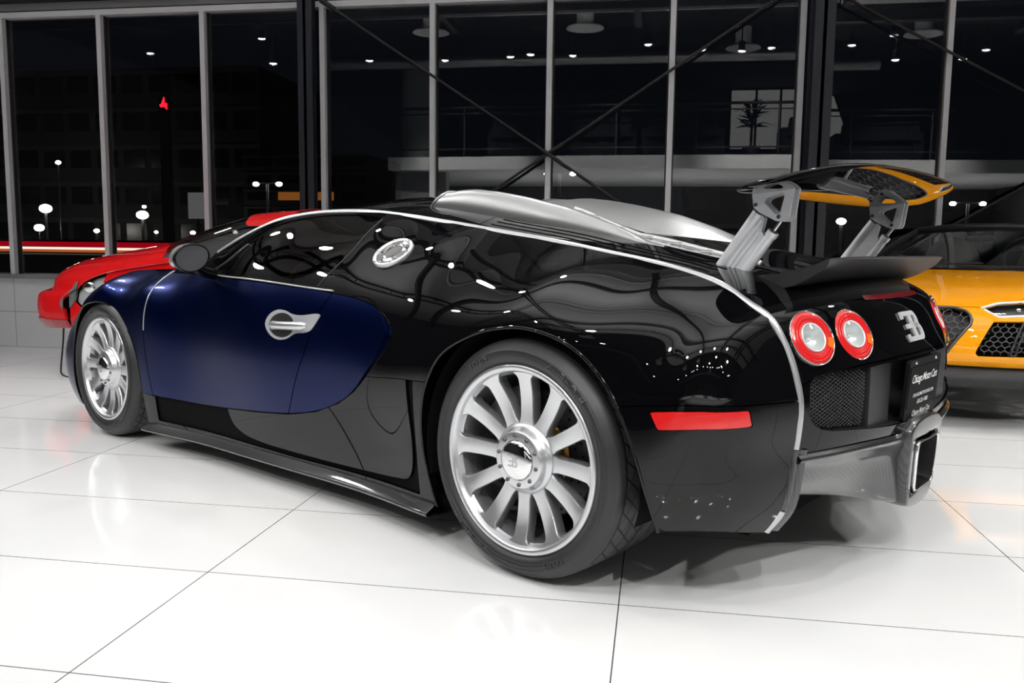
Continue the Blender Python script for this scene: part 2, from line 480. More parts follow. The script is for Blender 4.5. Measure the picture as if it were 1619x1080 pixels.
G = .0022                                                              # half a shut line
xz = lambda m: m.v[:, [0, 2]]
ARCH_R = spl([(.374, .128), (.389, .18), (.41, .262), (.424, .35), (.416, .44), (.387, .532), (.318, .633), (.18, .706), (.072, .733), (-.022, .740), (-.14, .721), (-.221, .684), (-.301, .613), (-.357, .534), (-.402, .442), (-.430, .332), (-.438, .250), (-.437, .228)], 8)
ARCH_L = ARCH_R; ARCH_R = np.vstack([ARCH_R, [(-.437, -.2), (.374, -.2)]])
ARCH_F = spl([(2.335, .125), (2.333, .18), (2.336, .253), (2.372, .412), (2.446, .531), (2.570, .623), (2.694, .668), (2.774, .668), (2.90, .632), (3.0, .555), (3.06, .45), (3.085, .33), (3.075, .2), (3.06, .12)], 8)
ARCH_F = np.vstack([ARCH_F, [(3.0, -.2), (2.4, -.2)]])
DOOR_F = [(2.253, .259), (2.283, .391), (2.307, .516), (2.300, .616), (2.290, .701), (2.297, .772), (2.318, .821)]
DOOR_R = [(.995, .789), (1.027, .739), (1.076, .646), (1.114, .552), (1.157, .469), (1.198, .371), (1.223, .312)]
DOOR = np.vstack([spl(DOOR_F, 8), spl([(2.318, .823), (2.1, .824), (1.823, .817), (1.635, .815), (1.362, .805), (1.085, .795), (.995, .789)], 8)[1:-1], spl(DOOR_R, 8), spl([(1.223, .312), (1.474, .287), (1.883, .259), (2.253, .257)], 8)[1:-1]])
BLADE = np.vstack([spl([(.995, .789), (.916, .783), (.80, .769), (.71, .746), (.655, .718), (.630, .690), (.624, .655), (.650, .609), (.700, .555), (.742, .512), (.806, .454), (.904, .397), (1.043, .347), (1.223, .312)], 8), spl(DOOR_R[::-1], 8)[1:-1]])
WINDOW = np.vstack([spl([(1.10, .808), (1.362, .819), (1.635, .830), (1.80, .834), (1.90, .842)], 6), spl([(1.90, .842), (1.860, .915), (1.785, .984), (1.665, 1.046), (1.485, 1.081), (1.206, 1.086), (1.047, 1.068)], 8)[1:], spl([(1.047, 1.068), (1.030, 1.02), (1.022, .945), (1.052, .885), (1.10, .808)], 8)[1:-1]])
LOWER = np.array([(.742, .512), (.54, .530), (.35, .541), (.3, .3), (.3, .0), (2.36, 0), (2.36, .262), (2.253, .257), (1.883, .257), (1.474, .285), (1.223, .310), (1.043, .345), (.904, .395), (.806, .452)])
CORNER = np.vstack([spl([(-.435, .30), (-.4365, .262), (-.447, .240), (-.475, .2285), (-.52, .2245)], 6), [(-.52, .1), (-.40, .1), (-.40, .30)]])
BUMP = np.array([(-.30, .553), (-.348, .559), (-.456, .574), (-.551, .585), (-.66, .583), (-.75, .575), (-.9, .5), (-.9, .1), (-.3, .1)])
MARK = np.array([(-.436, .556), (-.50, .565), (-.566, .571), (-.645, .571), (-.650, .529), (-.568, .526), (-.462, .513)])

side = side_patch(460, 150)
# ---- inner skin seen in the shut lines, and the arches' inner faces
inner = side.offset(-.012)
for poly in (ARCH_R, ARCH_F): _, inner = clip(inner, sdf_poly(xz(inner), poly) - .004)
_, inner = clip(inner, sdf_poly(xz(inner), WINDOW) - .004)
both('inner_body', inner, M['gap'])
body = side
for poly in (ARCH_R, ARCH_F): _, body = clip(body, sdf_poly(xz(body), poly))
win, body = clip(body, sdf_poly(xz(body), WINDOW) + 0)
both('side_window', win.offset(-.003), M['car_glass'], label='tinted side window glass')
door, body = clip(body, sdf_poly(xz(body), DOOR) + G); _, body = clip(body, sdf_poly(xz(body), DOOR) - G)
doors = both('door', panel(door), M['blue_paint'], label='dark blue metallic door')
blade, body = clip(body, sdf_poly(xz(body), BLADE) + G); _, body = clip(body, sdf_poly(xz(body), BLADE) - .0005)
# the blue panel behind the door stands proud of the black body along its rear edge
bx = blade.v[:, 0]; k = np.clip((1.0 - bx) / .35, 0, 1) ** 2
blade.v = blade.v + blade.n * (k * .016)[:, None]
both('side_panel', panel(blade, .022), M['blue_paint'], label='dark blue panel behind the door')
low, body = clip(body, sdf_poly(xz(body), LOWER) + G * .6); _, body = clip(body, sdf_poly(xz(body), LOWER) - G * .6)
# front wing: ahead of the door line and below the pillar
FW = np.array(DOOR_F[::1] + [(2.33, .88), (2.30, 1.2), (4, 1.2), (4, 0), (2.25, 0)])
fw, body = clip(body, sdf_poly(xz(body), FW) + G); _, body = clip(body, sdf_poly(xz(body), FW) - G)
both('front_wing', panel(fw), M['blue_paint'], label='dark blue front wing')
mk, body = clip(body, sdf_poly(xz(body), MARK) + .001); _, body = clip(body, sdf_poly(xz(body), MARK) - .001)
both('side_marker', panel(mk.offset(.002), .006), M['red_lens'], label='red side marker lens')
bm, body = clip(body, sdf_poly(xz(body), BUMP) + G * .7); _, body = clip(body, sdf_poly(xz(body), BUMP) - G * .7)
_, bm = clip(bm, sdf_poly(xz(bm), CORNER)); both('rear_bumper', panel(bm), M['black_paint'])
both('rear_quarter', panel(body), M['black_paint'])
# sill: a gloss black skirt panel standing out of a dark recess that ends in a meshed vent behind the front wheel
PAN = np.vstack([spl([(1.70, .34), (1.672, .262), (1.64, .212), (1.56, .178), (1.44, .164), (1.19, .160), (.877, .164), (.60, .180), (.515, .196), (.488, .235), (.478, .325), (.487, .43), (.501, .56)], 6), [(.6, .7), (1.7, .7)]])
REC = np.array([(2.238, .30), (2.238, .140), (1.2, .138), (.455, .150), (.455, .70), (2.238, .70)])
pan_, low = clip(low, sdf_poly(xz(low), PAN)); rec_, low = clip(low, sdf_poly(xz(low), REC))
both('side_skirt', panel(pan_, .035), M['black_paint'])
both('sill', panel(low, .03), M['black_paint'])
both('skirt_recess', rec_.offset(-.030), M['satin_black'])
for s in (1, -1):
    slat = NM()
    for k in (1, -1):
        for i in range(24):
            x = 1.80 + i * .0185; z = np.linspace(.150, .232, 5); xx = x + (z - .19) * .55 * k
            if xx.max() > 2.225 or xx.min() < 1.80: continue
            slat.add(tube(np.stack([xx, SIDE(np.c_[xx, z]) - .024, z], 1), .0016, 4, caps=False))
    link('vent_mesh', slat if s > 0 else slat.mirror(), M['dark_metal'], car)
sx = np.linspace(.385, 2.33, 60); sz = np.interp(sx, [.38, 1.3, 2.33], [.128, .122, .115]); sy = SIDE(np.c_[sx, np.full(60, .16)])
prof = [(-.10, .0), (.012, .0), (.030, .006), (.034, .014), (.028, .020), (.004, .030), (-.02, .05)]
lipP = np.array([[(sx[i], sy[i] + a, sz[i] - .035 + b) for a, b in prof] for i in range(60)])
lip = fixn(grid(lipP)); 
if lip.n[:, 1].mean() < 0: lip.n = -lip.n; lip = fixn(lip)
both('sill_lip', lip, M['carbon'])
# chrome moulding under the side window and round the front of the door
bl = spl([(.995, .797), (1.10, .800), (1.362, .811), (1.635, .822), (1.823, .826), (1.93, .832)], 8)
both('window_moulding', tube(np.c_[bl[:, 0], SIDE(bl) + .002, bl[:, 1]], .0035, 6), M['silver_strip'])
bl = spl([(2.305, .56), (2.300, .616), (2.290, .701), (2.297, .772), (2.318, .830)], 8)
both('wing_moulding', tube(np.c_[bl[:, 0], SIDE(bl) + .001, bl[:, 1]], .0032, 6), M['silver_strip'])
bl = spl([(1.047, 1.066), (1.030, 1.02), (1.022, .945), (1.052, .885), (1.10, .808)], 8)
both('window_seal', tube(np.c_[bl[:, 0], SIDE(bl), bl[:, 1]], .003, 6), M['matte_black'])
bl = spl([(1.90, .84), (1.80, .90), (1.735, .962)], 6)
both('window_divider', tube(np.c_[bl[:, 0], SIDE(bl), bl[:, 1]], .006, 6), M['satin_black'])
bl = ARCH_L; both('arch_lip', tube(np.c_[bl[:, 0], SIDE(bl) - .004, bl[:, 1]], .006, 6), M['black_paint'])
bl = ARCH_F[:-2]; both('arch_lip', tube(np.c_[bl[:, 0], SIDE(bl) - .004, bl[:, 1]], .006, 6), M['black_paint'])
# wheel wells
for xc, zc, r, y0, y1 in ((0, .35, .405, .50, .955), (2.71, .33, .365, .55, .945)):
    a = np.linspace(-.28, PI + .28, 40); P = np.array([[(xc + r * math.cos(t), y, zc + r * math.sin(t)) for y in (y1, y0)] for t in a])
    w = grid(P); ctr = np.array([xc, 0, zc]); d = ctr - w.v; d[:, 1] = 0; w.n = unit(d); fixn(w)
    ring = [(r * math.cos(t), r * math.sin(t)) for t in np.linspace(-.38, PI + .38, 36)]
    w.add(extrude(ring, 0, .01, ((xc, y0 + .01, zc), (1, 0, 0), (0, 0, 1), (0, -1, 0))))
    both('wheel_well', w, M['gap'])
# ---- the silver strip from the pillar over the roof and down the tail
S24 = spl(STRIP, 24)
def strip_piece(a, b, w=.0115, mt='silver_strip', name='trim_strip', lab='silver trim strip'):
    P = resample(S24[int(a * 24):int(b * 24) + 1], int((b - a) * 10) + 2)
    C = spl(CENTRE, 24); Cp = resample(C[int(a * 24):int(b * 24) + 1], len(P))
    T = unit(np.gradient(P, axis=0)); I = unit(Cp - P); I = unit(I - T * (I * T).sum(1)[:, None])
    Nn = np.cross(I, T); Nn *= np.sign((Nn @ np.array([-.3, .6, .5])))[:, None]
    out = unit(Nn * .8 - I * .6); acr = unit(np.cross(T, out))
    rows = []
    for i in range(len(P)):
        ring = [P[i] + out[i] * (.007 * math.cos(t) - .002) + acr[i] * (w * math.sin(t)) for t in np.linspace(0, 2 * PI, 10, endpoint=False)]
        rows.append(ring)
    g = grid(np.array(rows), wrapv=True); ctr = np.repeat(P, 10, 0); 
    if ((g.v - ctr) * g.n).sum() < 0: g.n = -g.n
    fixn(g)
    for kk in (0, len(rows) - 1): g.add(flatn(rows[kk], [tuple(range(10))]))
    both(name, g, M[mt], label=lab)
strip_piece(0, 18.75); strip_piece(20.05, 21, .0125)
# ---- middle skin: windscreen, roof, engine cover, tail
strip_piece(18.8, 20.0, .013, 'carbon', 'carbon_trim', 'carbon fibre trim')
sc = centre_patch(0.05, 3.35, 70, 90); scr, frame_ = clip(sc, np.abs(sc.v[:, 1] / np.interp(-sc.v[:, 0], [-2.35, -1.6], [.74, .60])) - .93)
link('windscreen', scr, M['car_glass'], car)['label'] = 'tinted windscreen'
for q_ in (1, -1): link('windscreen_pillar', clip(frame_, -q_ * frame_.v[:, 1])[0], M['black_paint'], car)
link('roof', panel(centre_patch(3.37, 6.6, 60, 90)), M['black_paint'], car)
eng = centre_patch(6.62, 13.3, 140, 120)
link('engine_cover', panel(eng), M['black_paint'], car)
und = centre_patch(3.3, 13.6, 90, 60).offset(-.02); link('roof_lining', und, M['gap'], car)
# tail
tail = centre_patch(13.32, 21, 260, 300)
yz = lambda m: m.v[:, [1, 2]]
MOUTH = spl([(.638, .570), (.628, .625), (.585, .643), (.435, .650), (.216, .654), (0, .655), (-.216, .654), (-.435, .650), (-.585, .643), (-.628, .625), (-.638, .570), (-.634, .53), (-.598, .499), (-.443, .480), (-.20, .462), (0, .458), (.20, .462), (.443, .480), (.598, .499), (.634, .53)], 6, closed=True)
SEAM = .658
lowz = np.interp(np.abs(tail.v[:, 1]), [0, .10, .148, .40, .575, .68, .75], [.447, .447, .424, .436, .436, .432, .43])
_, tailu = clip(tail, lowz - tail.v[:, 2]) if False else clip(tail, tail.v[:, 2] - lowz)
mo, tailu = clip(tailu, sdf_poly(yz(tailu), MOUTH))
zs = np.interp(np.abs(tailu.v[:, 1]), [0, .2, .42, .6, .70], [.664, .663, .657, .641, .60])
lo_, up_ = clip(tailu, tailu.v[:, 2] - zs)
_, up_ = clip(up_, up_.v[:, 2] - np.interp(np.abs(up_.v[:, 1]), [0, .2, .42, .6, .70], [.6675, .6665, .6605, .6445, .603]))
LAMPS = [(sy * yy, .737, R_) for sy in (1, -1) for yy, R_ in ((.588, .077), (.415, .075))]
def lamp_frame(y, z):
    i = np.argmin((tail.v[:, 1] - y) ** 2 + (tail.v[:, 2] - z) ** 2); c = np.array([tail.v[i, 0], y, z])
    nn = unit(np.array([-1.0, .36 * (1 if abs(y) < .5 else 1.1), .50])) if y > 0 else unit(tail.n[i]); ex = unit(np.cross((0, 0, 1), nn)); return (c - nn * (.001 if y > 0 else .006), ex, np.cross(nn, ex), nn)
def lamp_holes(m, pad=0):
    for y, z, R_ in LAMPS:
        o_, ex_, ey_, nn_ = lamp_frame(y, z); d = m.v - o_; ax = d @ nn_; rad = np.linalg.norm(d - ax[:, None] * nn_, axis=1); rad[np.abs(ax) > .08] = 9
        _, m = clip(m, rad - R_ * .975 - pad)
    return m
up_ = lamp_holes(up_)
link('tail_panel', panel(up_), M['black_paint'], car)
link('tail_lower', panel(lo_), M['black_paint'], car)
ti_ = centre_patch(13.3, 19, 90, 110).offset(-.015); link('tail_inner', lamp_holes(clip(ti_, sdf_poly(ti_.v[:, [1, 2]], MOUTH))[1]), M['gap'], car)
# recess behind the mouth: mesh grilles at both sides, blank panels, the plate in the middle
V, N_, F = [], [], []
def xt(y, z):
    """x of the tail skin"""
    i = np.argmin((tail.v[:, 1] - y) ** 2 + (tail.v[:, 2] - z) ** 2); return tail.v[i, 0]
def nt_(y, z):
    i = np.argmin((tail.v[:, 1] - y) ** 2 + (tail.v[:, 2] - z) ** 2); return tail.n[i]
mr = np.array([(xt(y, z), y, z) for y, z in MOUTH]); back = mr + np.array([.07, 0, 0])
back[:, 0] = np.maximum(back[:, 0], -.735 + .10 * (back[:, 1] / .64) ** 2)
n = len(mr); rec = flatn(np.vstack([mr, back]), [(i, (i + 1) % n, n + (i + 1) % n, n + i) for i in range(n)] + [tuple(range(n, 2 * n))])
for i, q in enumerate(rec.f):
    c = rec.v[list(q)].mean(0); d = np.array([-.83, 0, .55]) - c
    if rec.n[q[0]] @ d < 0: rec.n[list(q)] *= -1
fixn(rec); link('grille_recess', rec, M['satin_black'], car)
# mesh: two sets of crossing wires on a curved sheet set a little inside the skin
for s in (1, -1):
    gm = NM()
    def wire(p, q, r=.0016):
        t = np.linspace(0, 1, 8)[:, None]; yzp = np.array(p) * (1 - t) + np.array(q) * t
        P = np.array([(xt(a, b) + .022, a, b) for a, b in yzp]); gm.add(tube(P, r, 5, caps=False))
    inside = lambda p: sdf_poly(np.array([p]), MOUTH)[0] < -.006 and .385 < p[0] < .63
    for k in np.arange(-.1, .5, .0105):
        for slope in (.55, -.55):
            run = []
            for y in np.linspace(.385, .63, 50):
                p = (y, .42 + k + slope * (y - .5)); ok = inside(p)
                if ok: run.append(p)
            if len(run) > 3: wire(run[0], run[-1])
    link('grille_mesh', gm if s > 0 else gm.mirror(), M['satin_black'], car)
    bk = box((-.775, .20, .462), (-.70, .37, .645)); link('grille_block', bk if s > 0 else bk.mirror(), M['satin_black'], car)
# number plate holder and plate
def frame_at(o, ex, ey):
    ex, ey = unit(np.array(ex, float)), unit(np.array(ey, float)); return (np.array(o, float), ex, ey, np.cross(ex, ey))
pf = frame_at((-.812, 0, .553), (0, -1, 0), (-.06, 0, 1))
def rrect(w, h, r, n=5):
    o = []
    for cx, cy, a0 in ((w / 2 - r, h / 2 - r, 0), (-w / 2 + r, h / 2 - r, PI / 2), (-w / 2 + r, -h / 2 + r, PI), (w / 2 - r, -h / 2 + r, 1.5 * PI)):
        o += [(cx + r * math.cos(a0 + t), cy + r * math.sin(a0 + t)) for t in np.linspace(0, PI / 2, n)]
    return o
def on(fr, m): return put(m, fr)
pl = link('number_plate', on(pf, extrude(rrect(.315, .185, .012), -.012, 0)), M['plate_frame'], car)
pl['label'] = 'black dealer number plate with white writing'
link('plate_insert', on(pf, extrude(rrect(.295, .128, .006), 0, .002).xf(Matrix.Translation((0, .006, 0)))), M['plate_black'], pl)
def txt(s, size, cx, cy, h, shear=0, sp=1, bold=0):
    t = text_nm(s, size, font_shear=shear, spacing=sp, bold=bold); c = (t.v.min(0) + t.v.max(0)) / 2; t.v = t.v - c + np.array([cx, cy, h]); return t
for a_ in (('Chicago Motor Cars', .036, 0, .030, .003, .25, .84, .0003), ('CHICAGOMOTORCARS.COM', .0150, 0, -.018, .003, 0, 1.05, .0002), ('630-221-1800', .019, 0, -.041, .003, 0, 1, .0002), ('Chicago Motor Cars', .026, 0, -.077, .003, .25, .84, .0002)):
    link('plate_lettering', on(pf, txt(*a_)), M['white_print'], pl)
both('plate_screw', on(pf, lathe([(.0, .004), (.004, .003), (.005, 0)], 10, 'z').xf(Matrix.Translation((-.10, .083, 0)))), M['chrome'])
# EB badge
ec = np.array([xt(0, .738) - .001, 0, .738]); en = unit(np.array([nt_(0, .738)[0], 0, nt_(0, .738)[2]]))
ef = frame_at(ec, (0, -1, 0), np.cross(en, (0, -1, 0)))
def barp(x0, y0, x1, y1): return extrude([(x0, y0), (x1, y0), (x1, y1), (x0, y1)], 0, .006)
em = NM(); t_ = .013
em.add(barp(-.070, .030, -.012, .030 + t_)); em.add(barp(-.056, -.0065, -.012, .0065)); em.add(barp(-.070, -.043, -.012, -.030)); em.add(barp(-.074, .022, -.062, .043)); em.add(barp(-.074, -.043, -.062, -.022))
em.add(barp(-.016, -.043, .002, .043))
def bowl(y0, y1, x0, xr):
    cy = (y0 + y1) / 2; ro = (y1 - y0) / 2; ri = ro - t_; o = []
    a = np.linspace(-PI / 2, PI / 2, 14); outer = [(x0, y0)] + [(x0 + xr + ro * math.cos(t), cy + ro * math.sin(t)) for t in a] + [(x0, y1)]
    inr = [(x0, cy + ri)] + [(x0 + xr + ri * math.cos(t), cy + ri * math.sin(t)) for t in a[::-1]] + [(x0, cy - ri)]
    for i in range(len(outer) - 1):
        j = len(inr) - 1 - i; q = [outer[i], outer[i + 1], inr[j - 1], inr[j]]
        if np.linalg.norm(np.subtract(q[0], q[1])) < 1e-6: continue
        em.add(extrude(q, 0, .006))
bowl(-.0065, .043, .0, .022); bowl(-.043, .0065, .0, .030)
em.v[:, :2] *= 1.12; link('badge', on(ef, em), M['lamp_silver'], car)['label'] = 'silver letter badge'
# high brake light
hb = [(xt(y, z) - .002, y, z) for y, z in [(.245, .838), (.12, .838), (0, .838), (-.12, .838), (-.245, .838)]] + [(xt(y, z) - .002, y, z) for y, z in [(-.25, .826), (-.12, .824), (0, .824), (.12, .824), (.25, .826)]]
hbm = flatn(hb, [(i, i + 1, 8 - i, 9 - i) for i in range(4)]); hbm.n[:] = unit(np.array([-.8, 0, .5])); fixn(hbm); link('brake_light', hbm, M['red_lens_dark'], car)['label'] = 'dark red high brake light'
# ---- round tail lights
def tail_light(y, z, R):
    fr = lamp_frame(y, z); nn = fr[3]
    lab = 'outer round tail lamp' if abs(y) > .5 else 'inner round tail lamp'
    lamp = link('tail_light', on(fr, lathe([(.0005, -.048), (R * .9, -.046), (R, -.03), (R, .003), (R * .98, .005), (R * .955, .003)], 48, 'z', hard=(1, 2))), M['chrome'], car)
    rows = [(R * .96, .001), (R * .92, .0055), (R * .80, .007), (R * .62, .0065), (R * .52, .004), (R * .51, -.004)]
    ring = on(fr, lathe(rows, 60, 'z'))
    link('red_lens', ring, M['red_lens'], lamp)['label'] = 'red ring lens'
    a = np.linspace(-.95, -.25, 8) if y > 0 else np.linspace(PI + .25, PI + .95, 8)
    a = -np.linspace(.05, .55, 8)
    P = np.array([[(r * math.cos(t), r * math.sin(t), h + .0012) for r, h in ((R * .92, .0056), (R * .8, .0071), (R * .64, .0066))] for t in a])
    oz = on(fr, grid(P)); oz.n[:] = nn; fixn(oz); link('orange_segment', oz, M['orange_lens'], lamp)['label'] = 'orange lens segment'
    for k in range(3):
        rr = R * (.60 + .12 * k)
        rg = on(fr, lathe([(rr - .0015, .0062), (rr, .0082), (rr + .0015, .0062)], 48, 'z')); link('lens_ridge', rg, M['red_lens'], lamp)
    off = .0
    bowl_ = lathe([(R * .535, .004), (R * .53, .009), (R * .50, .010), (R * .48, .007), (R * .44, -.010), (R * .32, -.022), (R * .16, -.029), (.0005, -.030)], 40, 'z', hard=(3,))
    b = on(fr, bowl_); link('reflector', b, M['lamp_silver'], lamp)['label'] = 'silver reflector bowl'
    link('bulb', on(fr, ball((0, 0, -.020), (.007, .007, .012), 10)), M['lamp_silver'], lamp)
    cv = on(fr, lathe([(R * .48, .008), (R * .3, .0105), (R * .15, .012), (.0004, .0125)], 36, 'z')); link('clear_cover', cv, M['clear_glass'], lamp)
for y_, z_, R_ in LAMPS: tail_light(y_, z_, R_)
# ---- diffuser, carbon, with the exhaust in its centre block
def loft(rows, mt, name, parent=car, smooth=True):
    P = np.array(rows, float); g = grid(P)
    return g
yl = np.array([.13, .20, .30, .42, .55, .665])
topc = np.array([(xt(y, np.interp(y, [.13, .4, .575, .68], [.424, .436, .436, .432])) - .004, y, np.interp(y, [.13, .4, .575, .68], [.428, .439, .438, .434])) for y in yl])
bump = topc + np.array([-.010, .0, -.016])
botc = np.array([(-.785, .12, .205), (-.745, .20, .222), (-.695, .30, .245), (-.668, .42, .268), (-.655, .55, .295), (-.650, .66, .325)])
midc = topc * .62 + botc * .38 + np.array([-.006, 0, .006])
mid2 = topc * .3 + botc * .7 + np.array([-.012, 0, -.004])
lip2 = botc + np.array([.05, 0, .012])
cols = []
for i in range(6): cols.append(spl([topc[i], bump[i], midc[i], mid2[i], botc[i], lip2[i]], 8))
cols = np.array(cols); dv = cols.shape[1]
fine = np.array([spl(cols[:, j], 8) for j in range(dv)]).transpose(1, 0, 2)
df = grid(fine)
if df.n[:, 0].mean() > 0: df = grid(fine, flip=True)
fixn(df)
both('diffuser', df, M['carbon'], label='carbon fibre diffuser')
# fin that comes down inside the end of the strip
fin = []
for k in np.linspace(18.8, 21, 16):
    p = S24[int(min(k * 24, len(S24) - 1))]; fin.append([p + np.array([-.004, -.012, 0]), p + np.array([-.022, -.03, 0]), p + np.array([-.012, -.055, 0]), p + np.array([.03, -.07, .0])])
fg = grid(np.array(fin)); 
if fg.n[:, 0].mean() > 0: fg.n = -fg.n
fixn(fg); both('diffuser_fin', fg, M['carbon'])
# centre block round the exhaust
xf_ = frame_at((-.826, 0, .318), (0, -1, 0), (-.06, 0, 1))
def ringloft(outl, h): return [(a, b, h) for a, b in outl]
def shape_ring(sections, fr, caps=True):
    P = np.array([[(a, b, h) for a, b in o] for o, h in sections]); g = grid(P, wrapv=True); ctr = P.mean((0, 1))
    if ((g.v - ctr) * g.n).sum() < 0: g.n = -g.n
    return on(fr, fixn(g))
trap = lambda w0, w1, h, r: spl([(-w1 / 2, h / 2), (0, h / 2 + .004), (w1 / 2, h / 2), (w1 / 2 + .004, h / 2 - r), (w0 / 2 + .004, -h / 2 + r), (w0 / 2, -h / 2), (0, -h / 2 - .002), (-w0 / 2, -h / 2), (-w0 / 2 - .004, -h / 2 + r), (-w1 / 2 - .004, h / 2 - r)], 4, closed=True)
outer = [(-.145, .125), (.145, .125), (.15, .05), (.13, -.08), (.10, -.125), (-.10, -.125), (-.13, -.08), (-.15, .05)]
outer = spl(outer, 5, closed=True); 
hole = resample(np.vstack([trap(.185, .205, .150, .02), trap(.185, .205, .150, .02)[:1]]), len(outer) + 1)[:-1]
def align(a, b):
    s = int(np.argmin(np.linalg.norm(a - b[0], axis=1))); a = np.roll(a, -s, 0)
    if np.sum(np.linalg.norm(a - b, axis=1)) > np.sum(np.linalg.norm(np.r_[a[:1], a[:0:-1]] - b, axis=1)): a = np.r_[a[:1], a[:0:-1]]
    return a
hole = align(hole, outer)
blk = shape_ring([(outer * 1.02, -.20), (outer * 1.02, -.02), (outer, -.004), (outer * .97, .002), (hole * 1.14, .002), (hole * 1.10, -.004), (hole * 1.08, -.05)], xf_)
link('exhaust_surround', blk, M['carbon'], car)
tip = shape_ring([(hole * .93, -.10), (hole * .93, .008), (hole * .97, .012), (hole * 1.0, .008), (hole * 1.0, -.04)], xf_)
ex = link('exhaust', tip, M['chrome'], car); ex['label'] = 'chrome rectangular exhaust outlet'
tin = on(xf_, flatn([(a, b, -.095) for a, b in hole * .93], [tuple(range(len(hole)))])); link('exhaust_inside', join(tin, shape_ring([(hole * .925, -.10), (hole * .925, .006)], xf_)), M['dark_metal'], ex)
link('exhaust_flap', on(xf_, extrude([(-.004, -.065), (.004, -.065), (.004, .065), (-.004, .065)], -.07, -.03)), M['gold'], ex)
# floor of the car
link('underbody', join(box((-.55, -.62, .17), (3.35, .62, .24)), box((.45, -.86, .135), (2.30, .86, .20)), box((-.58, -.5, .24), (-.45, .5, .38)), box((.40, -.55, .24), (.95, .55, .70))), M['gap'], car)
# nose
nrow = []
ns = side.v.reshape(460, 150, 3)[0]
for t in np.linspace(1, -1, 41):
    y = ns[:, 1] * t; x = ns[:, 0] + .11 * (1 - t * t) ** .8; z = ns[:, 2] + .02 * (1 - t * t) * (ns[:, 2] - .1); nrow.append(np.stack([x, y, z], 1))
ng = grid(np.array(nrow)); 
if ng.n[:, 0].mean() < 0: ng = grid(np.array(nrow), flip=True)
link('front_bumper', fixn(ng), M['blue_paint'], car)
hs = spl(np.vstack([NOSE, STRIP[:1] + [[.0, 0, 0]]]), 8); rows = []
for t in np.linspace(-1, 1, 61):
    q = 1 - t * t; rows.append(np.stack([hs[:, 0] + np.interp(hs[:, 0], [2.0, 3.52], [.28, .11]) * q, hs[:, 1] * t, hs[:, 2] + np.interp(hs[:, 0], [2.0, 2.6, 3.52], [-.075, -.02, .01]) * q], 1))
hg = grid(np.array(rows)); 
if hg.n[:, 2].mean() < 0: hg = grid(np.array(rows), flip=True)
link('bonnet', fixn(hg), M['black_paint'], car)
hsx = spl([(.135, .30), (.13, .42), (.10, .52), (.0, .565), (-.10, .52), (-.13, .42), (-.135, .30), (-.09, .26), (.09, .26)], 6, closed=True)
link('front_grille', extrude(hsx, 0, .03, ((3.61, 0, 0), (0, 1, 0), (0, 0, 1), (1, 0, 0))), M['satin_black'], car)
for s in (1, -1):
    hl = link('headlight', ball((3.30, s * .62, .615), (.15, .075, .03), 14), M['chrome'], car)
